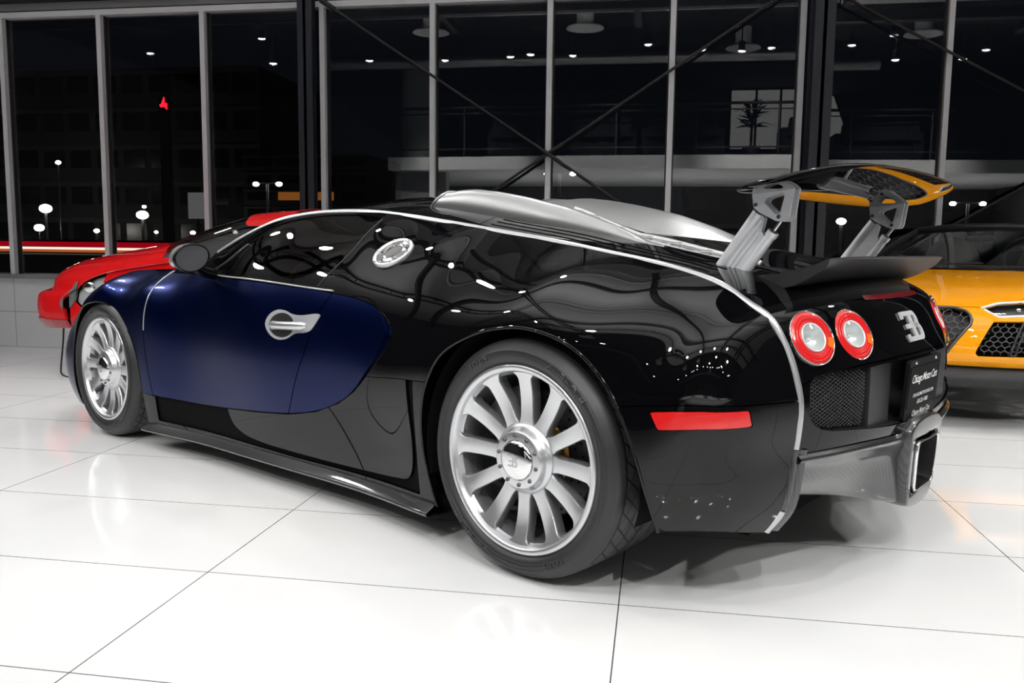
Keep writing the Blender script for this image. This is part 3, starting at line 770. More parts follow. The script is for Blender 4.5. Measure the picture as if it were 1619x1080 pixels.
# ---- wheels
def wheel(xc, tr, rimr, wid, yout):
    """tyre, twelve-spoke polished wheel, disc and caliper; y is the axle, outer face at +y"""
    h = wid / 2; zc = tr; R = rimr
    T = lambda m: m.xf(Matrix.Translation((0, yout - h, zc)))
    lipm = lathe([(R + .010, h - .020), (R + .010, h - .008), (R + .004, h - .003), (R - .006, h - .004), (R - .012, h - .010), (R - .016, h - .024), (R - .022, h - .034)], 120)
    bar = lathe([(R - .006, h - .03), (R - .018, h - .06), (R - .024, h - .12), (R - .03, -h + .06), (R - .01, -h + .02)], 90); bar.n = -bar.n; fixn(bar)
    W = link('wheel', T(join(lipm, bar)), M['alloy'], car); W['label'] = 'polished twelve-spoke alloy wheel'; W.location = (xc, 0, 0)
    sw = lathe([(rimr + .006, h - .022), (rimr + .014, h - .006), (rimr + .028, h + .001), (rimr + (tr - rimr) * .55, h + .006), (tr - .030, h - .004), (tr - .014, h - .016), (tr - .005, h - .030), (tr - .0028, h - .040)], 120)
    sw.add(lathe([(rimr + .006, -h + .022), (rimr + .03, -h), (tr - .03, -h + .004), (tr - .005, -h + .03), (tr - .0028, -h + .04)], 120))
    ty = link('tyre', T(sw), M['rubber_gloss'], W)
    sh = h - .040; tm = lathe([(tr - .0028, sh), (tr - .0012, h - .055), (tr, h - .09), (tr, 0), (tr, -h + .09), (tr - .0012, -h + .055), (tr - .0028, -sh)], 160)
    td = link('tread', tm, M['tread'], W); td.location = (0, yout - h, zc)
    # raised rings and lettering on the sidewall
    rg = NM()
    for r in (rimr + .033, tr - .036): rg.add(lathe([(r - .0022, h + .002), (r, h + .0065), (r + .0022, h + .002)], 120))
    link('sidewall_rib', T(rg), M['rubber_gloss'], W)
    def arc(s, r, a0, size):
        t = text_nm(s, size, spacing=1.25, bold=.0006, extr=.0016); n = t.v.copy()
        ang = a0 - (t.v[:, 0] - t.v[:, 0].mean()) / r; rr = r + t.v[:, 1]
        yy_ = np.interp(rr, [rimr + .028, rimr + (tr - rimr) * .55, tr - .030, tr - .014, tr - .005], [h + .001, h + .006, h - .004, h - .016, h - .03]); t.v = np.stack([rr * np.cos(ang), yy_ + .0018 + t.v[:, 2], rr * np.sin(ang)], 1); return flatn(t.v, t.f)
    rm = rimr + (tr - rimr) * .36
    let = join(arc('MICHELIN', rm, math.radians(128), .030), arc('MICHELIN', rm, math.radians(-52), .030), arc('PILOT', rm, math.radians(62), .024), arc('PILOT', rm, math.radians(-118), .024))
    let.v[:, 0] *= 1
    link('tyre_lettering', T(let), M['rubber'], W)
    # rim: barrel, lip, spokes, hub
    # spokes: each narrow in the middle, flared into hub and rim, dished and rounded across
    rin, rout = .094, R - .014
    t = np.linspace(0, 1, 26)
    def spoke(a):
        rr = rin + (rout - rin) * t
        half = .0215 + .010 * np.clip((.22 - t) / .22, 0, 1) ** 2 + .026 * np.clip((t - .84) / .16, 0, 1) ** 2.2 + .0035 * t
        yy = h - .030 - .010 * np.sin(t * PI) + .010 * t ** 3 - .012 * (1 - t) ** 3
        rows = []; side_r = []
        for i in range(len(t)):
            pt = lambda u, d: (rr[i] * math.cos(a) - u * half[i] * math.sin(a), yy[i] + d, rr[i] * math.sin(a) + u * half[i] * math.cos(a))
            rows.append([pt(u, d) for u, d in ((-.90, -.0004), (-.45, .0006), (0, .001), (.45, .0006), (.90, -.0004))]); side_r.append([[pt(s_ * .90, -.0004), pt(s_ * .97, -.003), pt(s_, -.008), pt(s_ * .98, -.022), pt(s_ * .9, -.04)] for s_ in (-1, 1)])
        g = grid(np.array(rows))
        if g.n[len(g.n) // 2, 1] < 0: g.n = -g.n
        fixn(g); S_ = np.array(side_r)
        for q_, s_ in ((0, -1), (1, 1)):
            e_ = grid(S_[:, q_]); d_ = np.array([-math.sin(a), 0, math.cos(a)]) * s_
            if (e_.n @ d_).mean() < 0: e_.n = -e_.n
            g.add(fixn(e_))
        return T(g)
    for k in range(12):
        link('spoke', spoke(PI / 2 + k * PI / 6 + .02), M['alloy'], W)
    hub = lathe([(.108, h - .075), (.108, h - .044), (.104, h - .036), (.096, h - .031), (.090, h - .024), (.086, h - .012), (.080, h - .007), (.060, h - .0055)], 72, hard=(3,))
    ho = link('hub', T(hub), M['alloy'], W)
    cap = lathe([(.059, h - .008), (.058, h - .001), (.052, h + .004), (.038, h + .009), (.018, h + .012), (.0004, h + .0125)], 72)
    link('centre_cap', T(cap), M['chrome'], W)
    ef_ = frame_at((0, h + .0118, 0), (-1, 0, 0), (0, 0, 1))
    lg = NM()
    for q in ([(-.018, .012), (-.002, .012), (-.002, .016), (-.018, .016)], [(-.014, -.002), (-.002, -.002), (-.002, .002), (-.014, .002)], [(-.018, -.016), (-.002, -.016), (-.002, -.012), (-.018, -.012)], [(-.002, -.016), (.003, -.016), (.003, .016), (-.002, .016)], [(.003, .012), (.012, .009), (.012, .013), (.003, .016)], [(.009, .003), (.013, .003), (.013, .011), (.009, .011)], [(.003, -.002), (.014, -.002), (.014, .002), (.003, .002)], [(.012, -.013), (.016, -.013), (.016, .0), (.012, .0)], [(.003, -.016), (.014, -.016), (.014, -.012), (.003, -.012)]): lg.add(extrude(q, -.002, .002))
    link('cap_emblem', T(on(ef_, lg)), M['brushed'], W)
    oc = NM()
    for k in range(8):
        a = k * PI / 4 + PI / 8; b = a + PI / 4
        q = [(r * math.cos(x), r * math.sin(x)) for r, x in ((.058, a), (.0665, a), (.0665, b), (.058, b))]
    for k in range(10):
        a = k * PI / 5 + .2; oc.add(lathe([(.0004, .006), (.004, .0055), (.0045, .002), (.0062, .0018), (.0065, 0)], 10).xf(Matrix.Translation((.072 * math.cos(a), h - .0065, .072 * math.sin(a)))))
    link('hub_bolts', T(oc), M['dark_metal'], W)
    # brakes
    dm = lathe([(.10, -.055 + h - .07), (.185, -.055 + h - .07), (.190, -.058 + h - .07), (.190, -.085 + h - .07), (.10, -.088 + h - .07)], 80, hard=(1, 3))
    dr = NM(); ndm = len(dm.f)
    for k in range(24):
        for j, r in enumerate((.125, .15, .172)):
            a = k * PI / 12 + j * .09; q = [(r * math.cos(a) + .004 * math.cos(x), r * math.sin(a) + .004 * math.sin(x)) for x in np.linspace(0, 2 * PI, 8, endpoint=False)]
            dr.add(extrude(q, 0, .0006, ((0, h - .1245, 0), (1, 0, 0), (0, 0, 1), (0, 1, 0)) if False else ((0, h - .1246, 0), (-1, 0, 0), (0, 0, 1), (0, 1, 0))))
    dj = join(dm, dr); dk = link('brake_disc', T(dj), None, W, mats=[M['disc'], M['gap']], fmat=[0] * ndm + [1] * (len(dj.f) - ndm))
    bell = lathe([(.0004, h - .10), (.085, h - .10), (.105, h - .118)], 40); link('disc_bell', T(bell), M['gold'], W)
    for k in range(8):
        a = k * PI / 4; b_ = lathe([(.0004, .008), (.006, .008), (.006, 0)], 8, hard=(1,)).xf(Matrix.Translation((.112 * math.cos(a), h - .125, .112 * math.sin(a)))); link('disc_bolt', T(b_), M['gold'], W)
    a0 = math.radians(128) if xc < 1 else math.radians(35); a = np.linspace(a0 - .55, a0 + .55, 16)
    ca = [(r * math.cos(x), r * math.sin(x)) for r, x in [(.212, x) for x in a] + [(.13, x) for x in a[::-1]]]
    cal = extrude(ca, 0, .11, ((0, h - .19, 0), (-1, 0, 0), (0, 0, 1), (0, 1, 0)))
    link('brake_caliper', T(cal), M['satin_black'], W)
    return W
wr = wheel(0, .355, .270, .365, .985); wf = wheel(2.71, .340, .250, .270, .982)
for w in (wr, wf):
    c = copy_tree(w, car); c.rotation_euler = (0, 0, PI)

# ---- door handle: polished plate, round cup and pull
def on_side(pts, off): 
    p = np.array(pts, float); return np.c_[p[:, 0], SIDE(p) + off, p[:, 1]]
HP = spl([(1.375, .652), (1.36, .685), (1.315, .708), (1.26, .710), (1.21, .700), (1.15, .698), (1.03, .707), (1.045, .680), (1.075, .648), (1.11, .636), (1.17, .628), (1.23, .603), (1.29, .598), (1.345, .618)], 6, closed=True)
def sheet(poly, off, n=60):
    """piece of the side skin inside an outline, lifted by off"""
    x0, z0 = poly.min(0) - .002; x1, z1 = poly.max(0) + .002
    X, Z = np.meshgrid(np.linspace(x0, x1, n), np.linspace(z0, z1, n), indexing='ij'); y = SIDE(np.c_[X.ravel(), Z.ravel()]).reshape(X.shape)
    g = grid(np.stack([X, y, Z], 2))
    if g.n[:, 1].mean() < 0: g = grid(np.stack([X, y, Z], 2), flip=True)
    g = clip(fixn(g), sdf_poly(xz(g), poly))[0]; return g.offset(off)
cup = np.array([(1.265 + .084 * math.cos(t), .654 + .047 * math.sin(t)) for t in np.linspace(0, 2 * PI, 40, endpoint=False)])
pmesh = sheet(HP, .003, 90); _, pm = clip(pmesh, sdf_poly(xz(pmesh), cup))
for s in (1, -1):
    q = lambda m: m if s > 0 else m.mirror()
    d = doors[0] if s > 0 else doors[1]
    hd = link('handle', q(panel(pm, .004)), M['satin_silver'], d); hd['label'] = 'chrome door handle'
    link('handle_cup', q(sheet(cup, .0006, 40)), M['satin_black'], d)
    yb = SIDE(np.array([[1.30, .655], [1.20, .655], [1.10, .66]]))
    path = np.array([(1.325, yb[0] + .006, .650), (1.28, yb[0] + .016, .653), (1.20, yb[1] + .018, .657), (1.13, yb[2] + .014, .661), (1.10, yb[2] + .004, .663)])
    pt = spl(path, 6); rr = np.interp(np.linspace(0, 1, len(pt)), [0, .1, .3, .85, 1], [.013, .018, .016, .0165, .009])
    pull = tube(pt, rr, 16); link('handle_pull', q(pull), M['alloy'], d)
# ---- round fuel cap on the pillar
fc = on_side([(.806, .938)], 0)[0]; e = .01
fx = on_side([(.806 + e, .938)], 0)[0] - fc; fz = on_side([(.806, .938 + e)], 0)[0] - fc; fn_ = unit(np.cross(fz, fx)); fx = unit(fx); fy = np.cross(fn_, fx)
ff = (fc + fn_ * .001, fx, fy, fn_)
def filler(q):
    o = link('filler_cap', q(on(ff, lathe([(.080, -.006), (.080, .005), (.077, .0085), (.070, .0085), (.066, .004)], 60, 'z'))), M['satin_silver'], car); o['label'] = 'round chrome filler cap'
    link('cap_disc', q(on(ff, lathe([(.067, .003), (.060, .0045), (.050, .0035), (.044, .007), (.036, .0075), (.032, .005), (.0004, .006)], 60, 'z'))), M['chrome'], o)
    b = NM()
    for k in range(6):
        a = k * PI / 3; b.add(lathe([(.0004, .004), (.0036, .0035), (.0042, 0)], 10, 'z').xf(Matrix.Translation((.0735 * math.cos(a), .0735 * math.sin(a), .0085))))
    for k in range(3):
        a = k * 2 * PI / 3 + .3; qd = [(r * math.cos(x), r * math.sin(x)) for r, x in ((.038, a), (.064, a + .1), (.064, a + .9), (.038, a + .8))]; b.add(extrude(qd, .004, .0075))
    link('cap_bolts', q(on(ff, b)), M['chrome'], o)
filler(lambda m: m)
filler(lambda m: m.mirror())
# ---- door mirrors
for s in (1, -1):
    q = (lambda m: m) if s > 0 else (lambda m: m.mirror())
    mc = np.array([1.80, .985, .902]); ax = unit(np.array([-1, .06, 0.02])); ex = unit(np.cross((0, 0, 1), ax)); ey = np.cross(ax, ex); mfr = (mc, ex, ey, ax)
    ov = lambda k, sx=1: [(k * .080 * sx * math.cos(t) + .004 * math.sin(t) * math.cos(t), k * (.060 * math.sin(t) + .009 * math.cos(t))) for t in np.linspace(0, 2 * PI, 40, endpoint=False)]
    sec = [([(a - .004, b) for a, b in ov(.05)], -.115), ([(a, b) for a, b in ov(.45)], -.108), (ov(.78), -.075), (ov(.97), -.03), (ov(1.0), -.005), (ov(.95), .004), (ov(.88), -.002)]
    hs_ = link('door_mirror', q(shape_ring(sec, mfr)), M['black_paint'], car); hs_['label'] = 'oval door mirror'
    link('mirror_glass', q(on(mfr, extrude(ov(.89), -.012, -.003))), M['mirror'], hs_)
    ind = [([(a, b) for a, b in ov(1.015)][8:24], h_) for h_ in (-.07, -.045, -.008)]
    P = np.array([[(a * (1.0 if h_ > -.06 else .86), b * (1.0 if h_ > -.06 else .86), h_) for a, b in o] for o, h_ in ind]); g = grid(P); c3 = P.mean((0, 1)) + np.array([.09, 0, 0])
    if ((g.v - c3) * g.n).sum() < 0: g.n = -g.n
    link('mirror_trim', q(on(mfr, fixn(g))), M['alloy'], hs_)
    st = tube(spl([(1.86, .80, .825), (1.855, .87, .833), (1.84, .93, .850), (1.835, .965, .872)], 5), .024, 12); link('mirror_arm', q(st), M['black_paint'], hs_)
# ---- silver intake scoops on the engine cover
cS, cC = S24, spl(CENTRE, 24)
_cp = centre_patch(2, 13.4, 300, 121); _cp.v = _cp.v if _cp.v[120, 1] > 0 else _cp.v
_G = _cp.v.reshape(300, 121, 3)
def deck(x, y):
    t = np.abs(y); zs_ = []                                             # height of the skin: along each station at this y, then along x
    xs_ = _deckx(round(float(t), 3)); return float(np.interp(-x, -xs_[0], xs_[1]))
_dc = {}
def _deckx(t):
    if t not in _dc: _dc[t] = (np.array([np.interp(t, r[60:, 1], r[60:, 0]) for r in _G]), np.array([np.interp(t, r[60:, 1], r[60:, 2]) for r in _G]))
    return _dc[t]
def scoop():
    """outer wall up to a ridge close to the roof edge, then a long flank falling to the middle"""
    rx = np.array([-.12, -.10, .012, .117, .28, .485, .64, .76, .85, .93]); rz = np.array([.946, .955, 1.011, 1.052, 1.104, 1.147, 1.172, 1.183, 1.183, 1.176])
    rows = []
    for t in np.linspace(0, 1, 80):
        x0 = .945 - 1.055 * t; R = float(np.interp(x0, rx, rz)); k = min(1, max(0, (t - .55) / .45))
        yo = .425 - .03 * k; yr = .385 - .005 * k; yi = .13 + .24 * k ** 1.6
        d = lambda y: deck(x0, y)
        R = max(R, d(yr) + .003); dz = R - d(yo); di = R - d(yi)
        pts = [(yo, d(yo) - .004), (yo - .003, d(yo) + .40 * dz), (yo - .018 * (1 - .5 * k), d(yo) + .80 * dz), (yr, R), (yr + (yi - yr) * .3, R - .16 * di), (yr + (yi - yr) * .65, R - .55 * di), (yi, d(yi) - .004)]
        c = resample(spl(pts, 8), 49)
        lean = .055 * max(0, 1 - t * 4)
        rows.append([(x0 - lean * max(0, (z - d(yo)) / max(dz, .01)) - max(0, 1 - t * 4) * .30 * max(0, yr - y), y, z) for y, z in c])
    P = np.array(rows)
    for k in range(4): P[1:-1, :, 2] = (P[:-2, :, 2] + 2 * P[1:-1, :, 2] + P[2:, :, 2]) / 4
    g = grid(P)
    if g.n[len(g.n) // 2, 2] < 0: g.n = -g.n
    return fixn(g), P
sg, sP = scoop()
for s in (1, -1):
    q = (lambda m: m) if s > 0 else (lambda m: m.mirror())
    so = link('intake_scoop', q(join(sg, rim(sg, .010))), M['scoop'], car); so['label'] = 'brushed silver intake scoop'
    link('scoop_lip', q(tube(sP[0], .006, 8)), M['scoop'], so)
    mth_ = flatn(sP[6] * np.array([1, 1, 1]), [tuple(range(49))]); link('scoop_mouth', q(mth_), M['gap'], so)
# small badge lights and seams on the roof edge behind the cabin
for s in (1, -1):
    q = (lambda m: m) if s > 0 else (lambda m: m.mirror())
    lines = NM()
    for t in (.80, .86, .92):
        P = []
        for k in np.linspace(6.8, 11.4, 60):
            i = int(k * 24); p = centre_point(S24[i:i + 1, None], cC[i:i + 1, None], np.array([[t]]))[0, 0]; P.append(p + (0, 0, .001))
        lines.add(tube(np.array(P), .0014, 5))
    link('cover_seam', q(lines), M['gap'], car)
# ---- raised wing: blade, two struts with rams, and the tilted lower flap
HALF = .655
span = np.sin(np.linspace(-PI / 2, PI / 2, 101)); chord = np.linspace(0, 2 * PI, 48, endpoint=False); rows = []
for v in span:
    y = v * HALF; e = abs(v); f_ = max(1 - e ** 9, 0) ** .5
    cxm = -.588 + .012 * e ** 3; hc = .162 * max(f_, .02) * (1 - .06 * e ** 2); th_ = .016 * (.25 + .75 * f_); sec = []
    for a in chord:
        u = math.cos(a); xx = cxm + hc * u
        zz = np.interp(xx, [-.75, -.59, -.42], [1.213 - .020 * e ** 2, 1.158 - .008 * e ** 2, 1.126]) + th_ * math.sin(a) * (1 - .25 * u * u)
        sec.append((xx, y, zz))
    rows.append(sec)
wgm = grid(np.array(rows), wrapv=True); cen = np.repeat(np.array(rows).mean(1), 48, 0)
if ((wgm.v - cen) * wgm.n).sum() < 0: wgm.n = -wgm.n
fixn(wgm)
wing = link('rear_wing', wgm, M['black_paint'], car); wing['label'] = 'gloss black raised rear wing'
ud = unit(np.array([-.581, 0, .814])); vd = unit(np.array([-.814, 0, -.581]))   # up the rams, and across them to the rear
def rpoly(pts, r, n=61):
    """outline with small rounded corners, evenly sampled"""
    P = np.array(pts, float); o = []
    for i in range(len(P)):
        a, b, c = P[i - 1], P[i], P[(i + 1) % len(P)]; u = a - b; v = c - b; lu, lv = np.linalg.norm(u), np.linalg.norm(v); k = min(r, lu * .45, lv * .45)
        p, q_ = b + u / lu * k, b + v / lv * k
        for t in np.linspace(0, 1, 5): o.append((1 - t) ** 2 * p + 2 * t * (1 - t) * b + t * t * q_)
    o = np.array(o); return resample(np.vstack([o, o[:1]]), n)[:-1]
def fr_(outl, hol, y0, y1):
    """flat plate between y0 and y1 with an opening"""
    O = rpoly(outl, .005); H = align(rpoly(hol, .004), O)
    loops = [np.array([(a, yy, b) for a, b in L_]) for L_, yy in ((O, y0), (O, y1), (H, y1), (H, y0), (O, y0))]; m = NM()
    for i in range(4): m.add(flatn(np.vstack([loops[i], loops[i + 1]]), [(j, (j + 1) % 60, 60 + (j + 1) % 60, 60 + j) for j in range(60)]))
    mid_ = (y0 + y1) / 2
    for q_ in m.f:                                                    # walls face away from the plate, rims away from its middle line
        c_ = m.v[list(q_)].mean(0); n_ = m.n[q_[0]]
        if abs(n_[1]) > .7 and n_[1] * (c_[1] - mid_) < 0: m.n[list(q_)] *= -1
    return fixn(m)
for s in (1, -1):
    y = .480 * s
    o = np.array([-.476, y, 1.076])                                     # top of the main tube
    def bar_(u0, u1, v, r, yy=0, n=20): return rod(o + ud * u0 + vd * v + np.array([0, yy, 0]), o + ud * u1 + vd * v + np.array([0, yy, 0]), r, n)
    st = link('wing_strut', bar_(-.27, .0, .0, .0175, n=28), M['strut_metal'], car); st['label'] = 'silver wing strut'
    link('strut_cap', bar_(-.004, .004, 0, .0185, n=28), M['satin_black'], st)
    fl = [(-.27, .008), (-.27, .060), (-.045, .060), (-.041, .050), (-.038, .043), (-.004, .028), (.0, .008)]
    link('strut_web', extrude(fl, -.010, .010, (o, ud, vd, np.cross(ud, vd))), M['strut_metal'], st)
    for k in range(2): link('strut_rib', bar_(-.27, -.012 - .03 * k, .024 + .014 * k, .0042, .010 * s), M['strut_metal'], st)
    link('strut_ram', join(bar_(-.27, -.030, .070, .0150, n=24), bar_(-.036, -.021, .070, .0175, n=24)), M['strut_metal'], st)
    link('ram_rod', bar_(-.021, .026, .070, .0048), M['chrome'], st)
    link('ram_collar', bar_(-.021, -.017, .070, .011), M['satin_black'], st)
    tri = [(-.462, 1.126), (-.468, 1.088), (-.487, 1.072), (-.540, 1.047), (-.567, 1.047), (-.575, 1.058), (-.586, 1.143), (-.580, 1.154), (-.538, 1.158), (-.512, 1.140)]
    trh = [(-.497, 1.103), (-.505, 1.112), (-.550, 1.126), (-.560, 1.120), (-.548, 1.070), (-.537, 1.066)]
    bo = None
    for y0, y1 in ((y - .024, y - .016), (y + .016, y + .024)):
        b_ = link('wing_bracket', fr_(tri, trh, y0, y1), M['strut_metal'], st); b_['label'] = 'triangular bracket plate'; bo = bo or b_
    for a, b in ((-.476, 1.094), (-.546, 1.060)):
        link('bracket_pin', rod((a, y - .028, b), (a, y + .028, b), .0062, 14), M['chrome'], st)
        for q in (1, -1): link('bracket_bolt', rod((a, y + q * .0275, b), (a, y + q * .030, b), .0040, 10), M['dark_metal'], st)
    link('strut_foot', extrude([(-.268, -.022), (-.205, -.022), (-.198, .095), (-.262, .095)], -.028, .028, (o, ud, vd, np.cross(ud, vd))), M['satin_silver'], st)
    link('ram_foot', bar_(-.235, -.185, .074, .019, n=16), M['strut_metal'], st)
# lower flap
rows = []
for v in np.linspace(-1, 1, 61):
    y = v * .515; e = abs(v)
    tip = max(0, (e - .55) / .45) ** 2
    sec = [(-.470, y, .886 - .0 * e), (-.55, y * 1.0, .900), (-.64, y, .922), (-.722 + .02 * tip, y * 1.02, .952 - .004 * tip), (-.727 + .02 * tip, y * 1.02, .949 - .004 * tip), (-.724 + .02 * tip, y * 1.02, .945), (-.690, y, .922 + .0 * tip), (-.655, y, .898), (-.615, y, .876), (-.57, y, .862), (-.50, y, .862)]
    rows.append(spl(sec, 3, closed=True, sharp=(3, 5)))
fg = grid(np.array(rows), wrapv=True); cen = np.repeat(np.array(rows).mean(1), len(rows[0]), 0)
if ((fg.v - cen) * fg.n).sum() < 0: fg.n = -fg.n
fixn(fg); rr_ = len(rows[0])
for r, q in ((rows[0], -1), (rows[-1], 1)):
    e_ = flatn(r, [tuple(range(rr_))]); e_.n[:] = (0, q, 0); fg.add(fixn(e_))
flp = link('air_brake_flap', fg, M['satin_black'], car); flp['label'] = 'matt black tilted flap'
for s in (1, -1):                                                       # mesh vents in the deck
    vm = NM()
    for k in range(14):
        x = -.40 - k * .010; vm.add(tube(np.array([(x, yy * s, deck(x, yy * s) + .004) for yy in np.linspace(.18, .40, 8)]), .0022, 5))
    for yy in np.linspace(.18, .40, 16): vm.add(tube(np.array([(xx, yy * s, deck(xx, yy * s) + .003) for xx in np.linspace(-.40, -.53, 5)]), .0018, 5))
    link('deck_vent', vm, M['satin_black'], car)
# engine between the scoops
eg = NM()
for k in range(6): eg.add(rod((.50 - k * .13, -.09, deck(.50 - k * .13, 0) - .004), (.50 - k * .13, .09, deck(.50 - k * .13, 0) - .004), .016, 14))
for s in (1, -1): eg.add(tube(np.array([(x, .095 * s, deck(x, .09) - .002) for x in np.linspace(.62, -.22, 14)]), .012, 10))
link('engine', eg, M['brushed'], car)['label'] = 'silver engine pipes between the scoops'
# ---- cabin
def seat(s):
    y = .37 * s; bk = []
    for t in np.linspace(0, 1, 14):
        w = np.interp(t, [0, .3, .6, .8, 1], [.22, .24, .22, .13, .10]); x = 1.28 - .25 * t; z = .40 + .62 * t; th = .06 * (1 - .4 * t)
        bk.append([(x + th * math.cos(a) * .9, y + w * math.sin(a), z + .02 * math.cos(a)) for a in np.linspace(0, 2 * PI, 20, endpoint=False)])
    g = grid(np.array(bk), wrapv=True); cen = np.repeat(np.array(bk).mean(1), 20, 0)
    if ((g.v - cen) * g.n).sum() < 0: g.n = -g.n
    fixn(g).add(flatn(bk[-1], [tuple(range(20))])); so = link('seat', g, M['leather'], car)
    link('seat_cushion', ball((1.50, y, .36), (.28, .24, .10), 12), M['leather'], so)
seat(1); seat(-1)
link('dashboard', join(ball((2.02, 0, .70), (.24, .78, .12), 16), box((1.2, -.10, .25), (1.95, .10, .55))), M['leather'], car)
swp = [(1.76 + .03 * math.sin(t), .37 + .175 * math.cos(t), .715 + .17 * math.sin(t)) for t in np.linspace(0, 2 * PI, 40, endpoint=False)]
so = link('steering_wheel', join(tube(np.array(swp), .015, 10, closed=True), rod((1.76, .20, .715), (1.76, .54, .715), .012, 8), ball((1.765, .37, .715), (.03, .055, .055), 10)), M['leather'], car)
link('bulkhead', box((.90, -.62, .25), (.95, .62, .95)), M['gap'], car)
# ================================================================== the showroom (room frame: camera over the origin, +y to the glass front)
W1, W2 = 6.90, 7.45                                                    # glass line, and the set-back bay on the right
def floor_mat():
    m = mat('floor_tiles', (.84, .845, .85), .10, spec=.5); N, L, b = nt(m)
    tc = N.new('ShaderNodeTexCoord'); sp = N.new('ShaderNodeSeparateXYZ'); L.new(tc.outputs['Object'], sp.inputs[0])
    def mth(op, a, c=None):
        n = N.new('ShaderNodeMath'); n.operation = op
        for i, v in enumerate((a, c)):
            if v is None: continue
            if isinstance(v, (int, float)): n.inputs[i].default_value = v
            else: L.new(v, n.inputs[i])
        return n.outputs[0]
    def joint(o, pitch, off):
        f = mth('FRACT', mth('ADD', mth('DIVIDE', mth('SUBTRACT', o, off), pitch), 100.5))
        return mth('MULTIPLY', mth('ABSOLUTE', mth('SUBTRACT', f, .5)), pitch)
    g = mth('MINIMUM', joint(sp.outputs[0], 1.2084, -.0752), joint(sp.outputs[1], .6116, 2.2692))
    k = mth('LESS_THAN', g, .0017)
    no = N.new('ShaderNodeTexNoise'); no.inputs['Scale'].default_value = .9; no.inputs['Detail'].default_value = 4; L.new(tc.outputs['Object'], no.inputs['Vector'])
    cr = N.new('ShaderNodeValToRGB'); cr.color_ramp.elements[0].color = (.79, .80, .81, 1); cr.color_ramp.elements[1].color = (.87, .87, .87, 1); cr.color_ramp.elements[0].position = .35; cr.color_ramp.elements[1].position = .65
    L.new(no.outputs[0], cr.inputs[0])
    mx = N.new('ShaderNodeMix'); mx.data_type = 'RGBA'; L.new(k, mx.inputs[0]); L.new(cr.outputs[0], mx.inputs[6]); mx.inputs[7].default_value = (.07, .07, .075, 1); L.new(mx.outputs[2], b.inputs['Base Color'])
    rr = N.new('ShaderNodeMapRange'); L.new(no.outputs[0], rr.inputs[0]); rr.inputs['To Min'].default_value = .03; rr.inputs['To Max'].default_value = .09; L.new(rr.outputs[0], b.inputs['Roughness'])
    return m
M['floor'] = floor_mat()
def knee_mat():
    m = mat('knee_wall_tiles', (.62, .63, .64), .25); N, L, b = nt(m)
    tc = N.new('ShaderNodeTexCoord'); br = N.new('ShaderNodeTexBrick'); mp = N.new('ShaderNodeMapping'); mp.inputs['Rotation'].default_value = (PI / 2, 0, 0); mp.inputs['Location'].default_value = (.30, .0, 0)
    L.new(tc.outputs['Object'], mp.inputs[0]); L.new(mp.outputs[0], br.inputs['Vector'])
    br.inputs['Color1'].default_value = br.inputs['Color2'].default_value = (.64, .65, .66, 1); br.inputs['Mortar'].default_value = (.25, .25, .26, 1)
    br.inputs['Scale'].default_value = 1; br.inputs['Mortar Size'].default_value = .003; br.inputs['Brick Width'].default_value = .6; br.inputs['Row Height'].default_value = .32; br.offset = 0
    L.new(br.outputs[0], b.inputs['Base Color']); return m
M['knee'] = knee_mat()
M['wall_white'] = mat('wall_white', (.30, .30, .30), .7)
M['wall_dark'] = mat('wall_dark', (.09, .09, .092), .8)
M['ceiling_deck'] = mat('ceiling_deck', (.80, .79, .78), .85)
M['ceiling_black'] = mat('ceiling_black', (.012, .012, .013), .9)
M['steel_navy'] = mat('steel_navy', (.010, .013, .022), .5)
M['steel_black'] = mat('steel_black', (.008, .008, .009), .55)
M['mullion'] = mat('mullion_silver', (.60, .61, .63), .45)
M['gasket'] = mat('gasket', (.008, .008, .009), .6)
M['sill'] = mat('sill_grey', (.20, .205, .21), .5)
M['glazing'] = glassy('window_glass', (.90, .91, .91), 1.62)
M['duct'] = mat('duct', (.45, .45, .46), .35, .9)
M['fascia'] = mat('fascia_white', (.72, .73, .73), .6)
M['lamp_glow'] = mat('lamp_glow', (1, 1, 1), .5, emit=(1, .97, .93), es=140)
M['panel_glow'] = mat('lit_blind', (.7, .7, .7), .6, emit=(1, .98, .95), es=.7)
M['sofa'] = mat('dark_upholstery', (.004, .004, .0045), .8, spec=.2)
M['leaf'] = mat('leaf', (.012, .022, .010), .5)

X0, X1, YB = -12.0, 8.5, -9.4
struct('floor', box((X0 - .3, YB - .3, -.12), (X1 + .3, W2 + .2, 0)), M['floor'])
# perimeter
struct('wall_left', box((X0 - .2, YB, 0), (X0, W1, 5.4)), M['wall_dark'])
struct('wall_right', box((X1, YB, 0), (X1 + .2, W2, 5.4)), M['wall_dark'])
struct('wall_back', box((X0, YB - .2, 0), (X1, YB, 5.4)), M['wall_dark'])
struct('ceiling', join(box((X0, -.6, 5.0), (X1, W2 + .2, 5.12))), M['ceiling_deck'])
struct('ceiling_dark', box((X0, YB, 5.0), (X1, -.6, 5.12)), M['ceiling_black'])
# low tiled wall under the glass, with its grey sill
struct('wall_front', join(box((X0, W1 - .01, 0), (1.05, W1 + .22, .62)), box((1.05, W2 - .01, 0), (X1, W2 + .22, .62)), box((1.05, W1 - .01, 0), (1.22, W2 + .2, .62))), M['knee'])
struct('trim_1', join(box((X0, W1 - .05, .62), (1.05, W1 + .24, .66)), box((1.07, W2 - .05, .62), (X1, W2 + .24, .66))), M['sill'])
